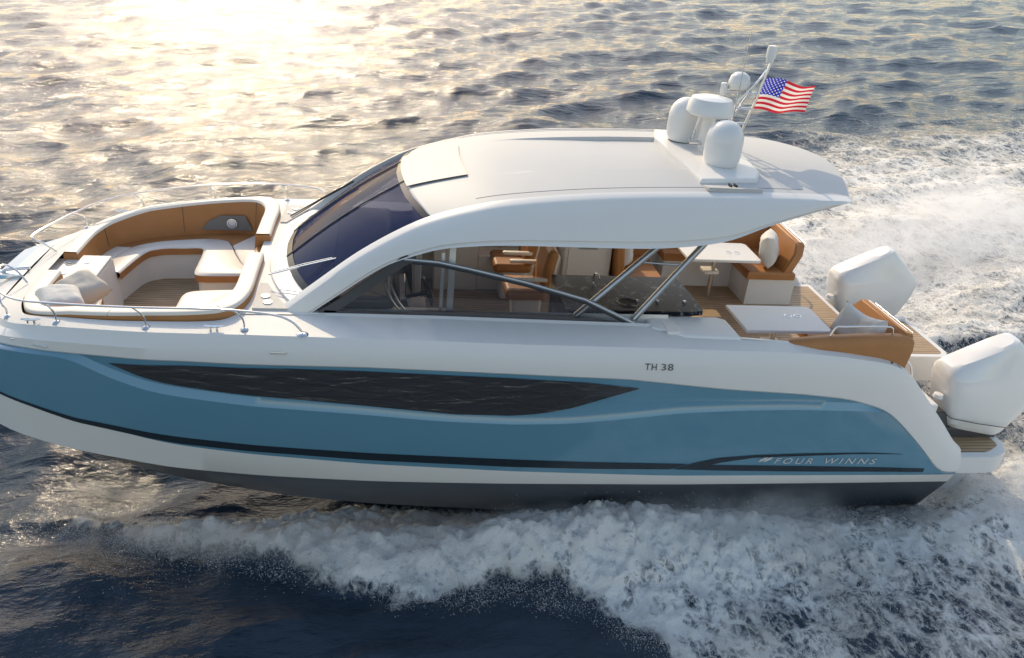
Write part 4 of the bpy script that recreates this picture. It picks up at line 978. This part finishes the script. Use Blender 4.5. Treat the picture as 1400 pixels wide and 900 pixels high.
# =========================================================== loose things on the boat
def pillow(loc, rot, size, label, group='loose pillows on the yacht seats', thick=.125, col=None):
    n = 18; bm = bmesh.new(); vt = {}; sd_ = random.random() * 9
    for side in (1, -1):
        for i in range(n + 1):
            for j in range(n + 1):
                u = i / n * 2 - 1; v = j / n * 2 - 1
                edge = max(abs(u), abs(v))
                if side == -1 and (i in (0, n) or j in (0, n)): vt[(side, i, j)] = vt[(1, i, j)]; continue
                pin = 1 - .07 * (1 - u * u) * (v * v) - .0; pin2 = 1 - .07 * (1 - v * v) * (u * u)
                h = ((1 - u ** 4) * (1 - v ** 4)) ** .55 * thick
                h *= 1 + .22 * mnoise.noise(Vector((u * 1.7 + sd_, v * 1.7, side)))
                h += .008 * mnoise.noise(Vector((u * 5 + sd_, v * 5, side * 2))) * (1 - edge ** 6)
                vt[(side, i, j)] = bm.verts.new((u * size / 2 * pin2, v * size / 2 * pin, side * h))
        for i in range(n):
            for j in range(n):
                q = [vt[(side, i, j)], vt[(side, i + 1, j)], vt[(side, i + 1, j + 1)], vt[(side, i, j + 1)]]
                bm.faces.new(q if side == 1 else q[::-1])
    o = finish('pillow', bm, col or FABRIC, None, 80); 
    mw = T @ Matrix.Translation(loc) @ Euler([R(a) for a in rot]).to_matrix().to_4x4(); o.matrix_world = mw
    tag(o, label, 'pillow', group)
FAB2 = mat('beige_pillow_fabric', (.55, .51, .45), .9, bump=.35, bscale=220, var=.05)
pillow((1.32, -.62, 1.60), (14, -10, 48), .44, 'beige pillow leaning on the white bow locker, behind the white one', col=FAB2)
pillow((1.22, -.98, 1.62), (9, 8, 28), .44, 'white pillow at the front of the bow lounge, nearest the rail')
pillow((10.02, 1.12, 1.66), (78, 0, 62), .46, 'large white pillow on the far cockpit sofa beside the white table')
pillow((10.02, -1.30, 1.66), (72, 10, -66), .42, 'white pillow on the near cockpit sofa, nearer the table', thick=.08)
pillow((10.10, -1.58, 1.68), (74, -14, -80), .42, 'white pillow in the corner of the near cockpit sofa by the chrome rail', thick=.08)
pillow((7.95, 1.30, 1.50), (80, 8, 70), .42, 'white pillow against the tan companion seat under the roof')

# flag
def flag():
    n, m_ = 48, 28; bm = bmesh.new(); uv = bm.loops.layers.uv.new('uv'); g = []
    A = Vector((8.995, .15, 4.17)); Bq = Vector((8.895, .15, 3.80))
    for i in range(n + 1):
        row = []
        for j in range(m_ + 1):
            u = i / n; v = j / m_
            p = A.lerp(Bq, v) + Vector((.66 * u, .05 * math.sin(u * 8 + v * 2) * min(1, u * 3), -.02 * u - .05 * u * (1 - v) + .022 * math.sin(u * 6.5 + v * 1.2) * min(1, u * 3)))
            p.x += -.03 * math.sin(math.pi * v) * (1 - u)
            row.append((bm.verts.new(p), (u, v)))
        g.append(row)
    for i in range(n):
        for j in range(m_):
            q = [g[i][j], g[i + 1][j], g[i + 1][j + 1], g[i][j + 1]]; f = bm.faces.new([a[0] for a in q])
            for l, a in zip(f.loops, q): l[uv].uv = a[1]
    m = bpy.data.materials.new('flag_cloth'); m.use_nodes = True; nt = m.node_tree; L = nt.links; p = nt.nodes['Principled BSDF']; p.inputs['Roughness'].default_value = .8
    un = nt.nodes.new('ShaderNodeUVMap'); un.uv_map = 'uv'; sx = nt.nodes.new('ShaderNodeSeparateXYZ'); L.new(un.outputs[0], sx.inputs[0]); U, Vv = sx.outputs[0], sx.outputs[1]
    def mth(op, a, b=0):
        q = nt.nodes.new('ShaderNodeMath'); q.operation = op
        for i, v in enumerate((a, b)):
            if isinstance(v, (int, float)): q.inputs[i].default_value = v
            else: L.new(v, q.inputs[i])
        return q.outputs[0]
    def mix(f, a, b):
        q = nt.nodes.new('ShaderNodeMix'); q.data_type = 'RGBA'; L.new(f, q.inputs[0])
        for i, v in ((6, a), (7, b)):
            if isinstance(v, tuple): q.inputs[i].default_value = (*v, 1)
            else: L.new(v, q.inputs[i])
        return q.outputs[2]
    red = mth('LESS_THAN', mth('MODULO', mth('MULTIPLY', Vv, 13), 2), 1)
    base = mix(red, (.8, .78, .74), (.55, .02, .04))
    can = mth('MULTIPLY', mth('LESS_THAN', U, .4), mth('LESS_THAN', Vv, 7 / 13))
    # stars: 9 rows, alternate 6 and 5 -> diagonal grid of dots
    a = mth('MULTIPLY', U, 12 / .4); b = mth('MULTIPLY', Vv, 10 / (7 / 13))
    fa = mth('SUBTRACT', a, mth('ROUND', a)); fb = mth('SUBTRACT', b, mth('ROUND', b))
    d = mth('ADD', mth('MULTIPLY', fa, fa), mth('MULTIPLY', fb, fb)); dot = mth('LESS_THAN', d, .13)
    par = mth('LESS_THAN', mth('ABSOLUTE', mth('MODULO', mth('ADD', mth('ROUND', a), mth('ROUND', b)), 2)), .5)
    star = mth('MULTIPLY', dot, par)
    cc = mix(star, (.02, .035, .45), (.8, .8, .8))
    L.new(mix(can, base, cc), p.inputs['Base Color'])
    tr = nt.nodes.new('ShaderNodeBsdfTranslucent'); L.new(mix(can, base, cc), tr.inputs[0]); ms = nt.nodes.new('ShaderNodeMixShader'); ms.inputs[0].default_value = .4
    L.new(p.outputs[0], ms.inputs[1]); L.new(tr.outputs[0], ms.inputs[2]); L.new(ms.outputs[0], nt.nodes['Material Output'].inputs[0])
    o = finish('flag', bm, m, None, 80); o.matrix_world = T.copy(); tag(o, 'American flag streaming aft from the mast above the roof', 'flag')
flag()
boat.matrix_world = T.copy()
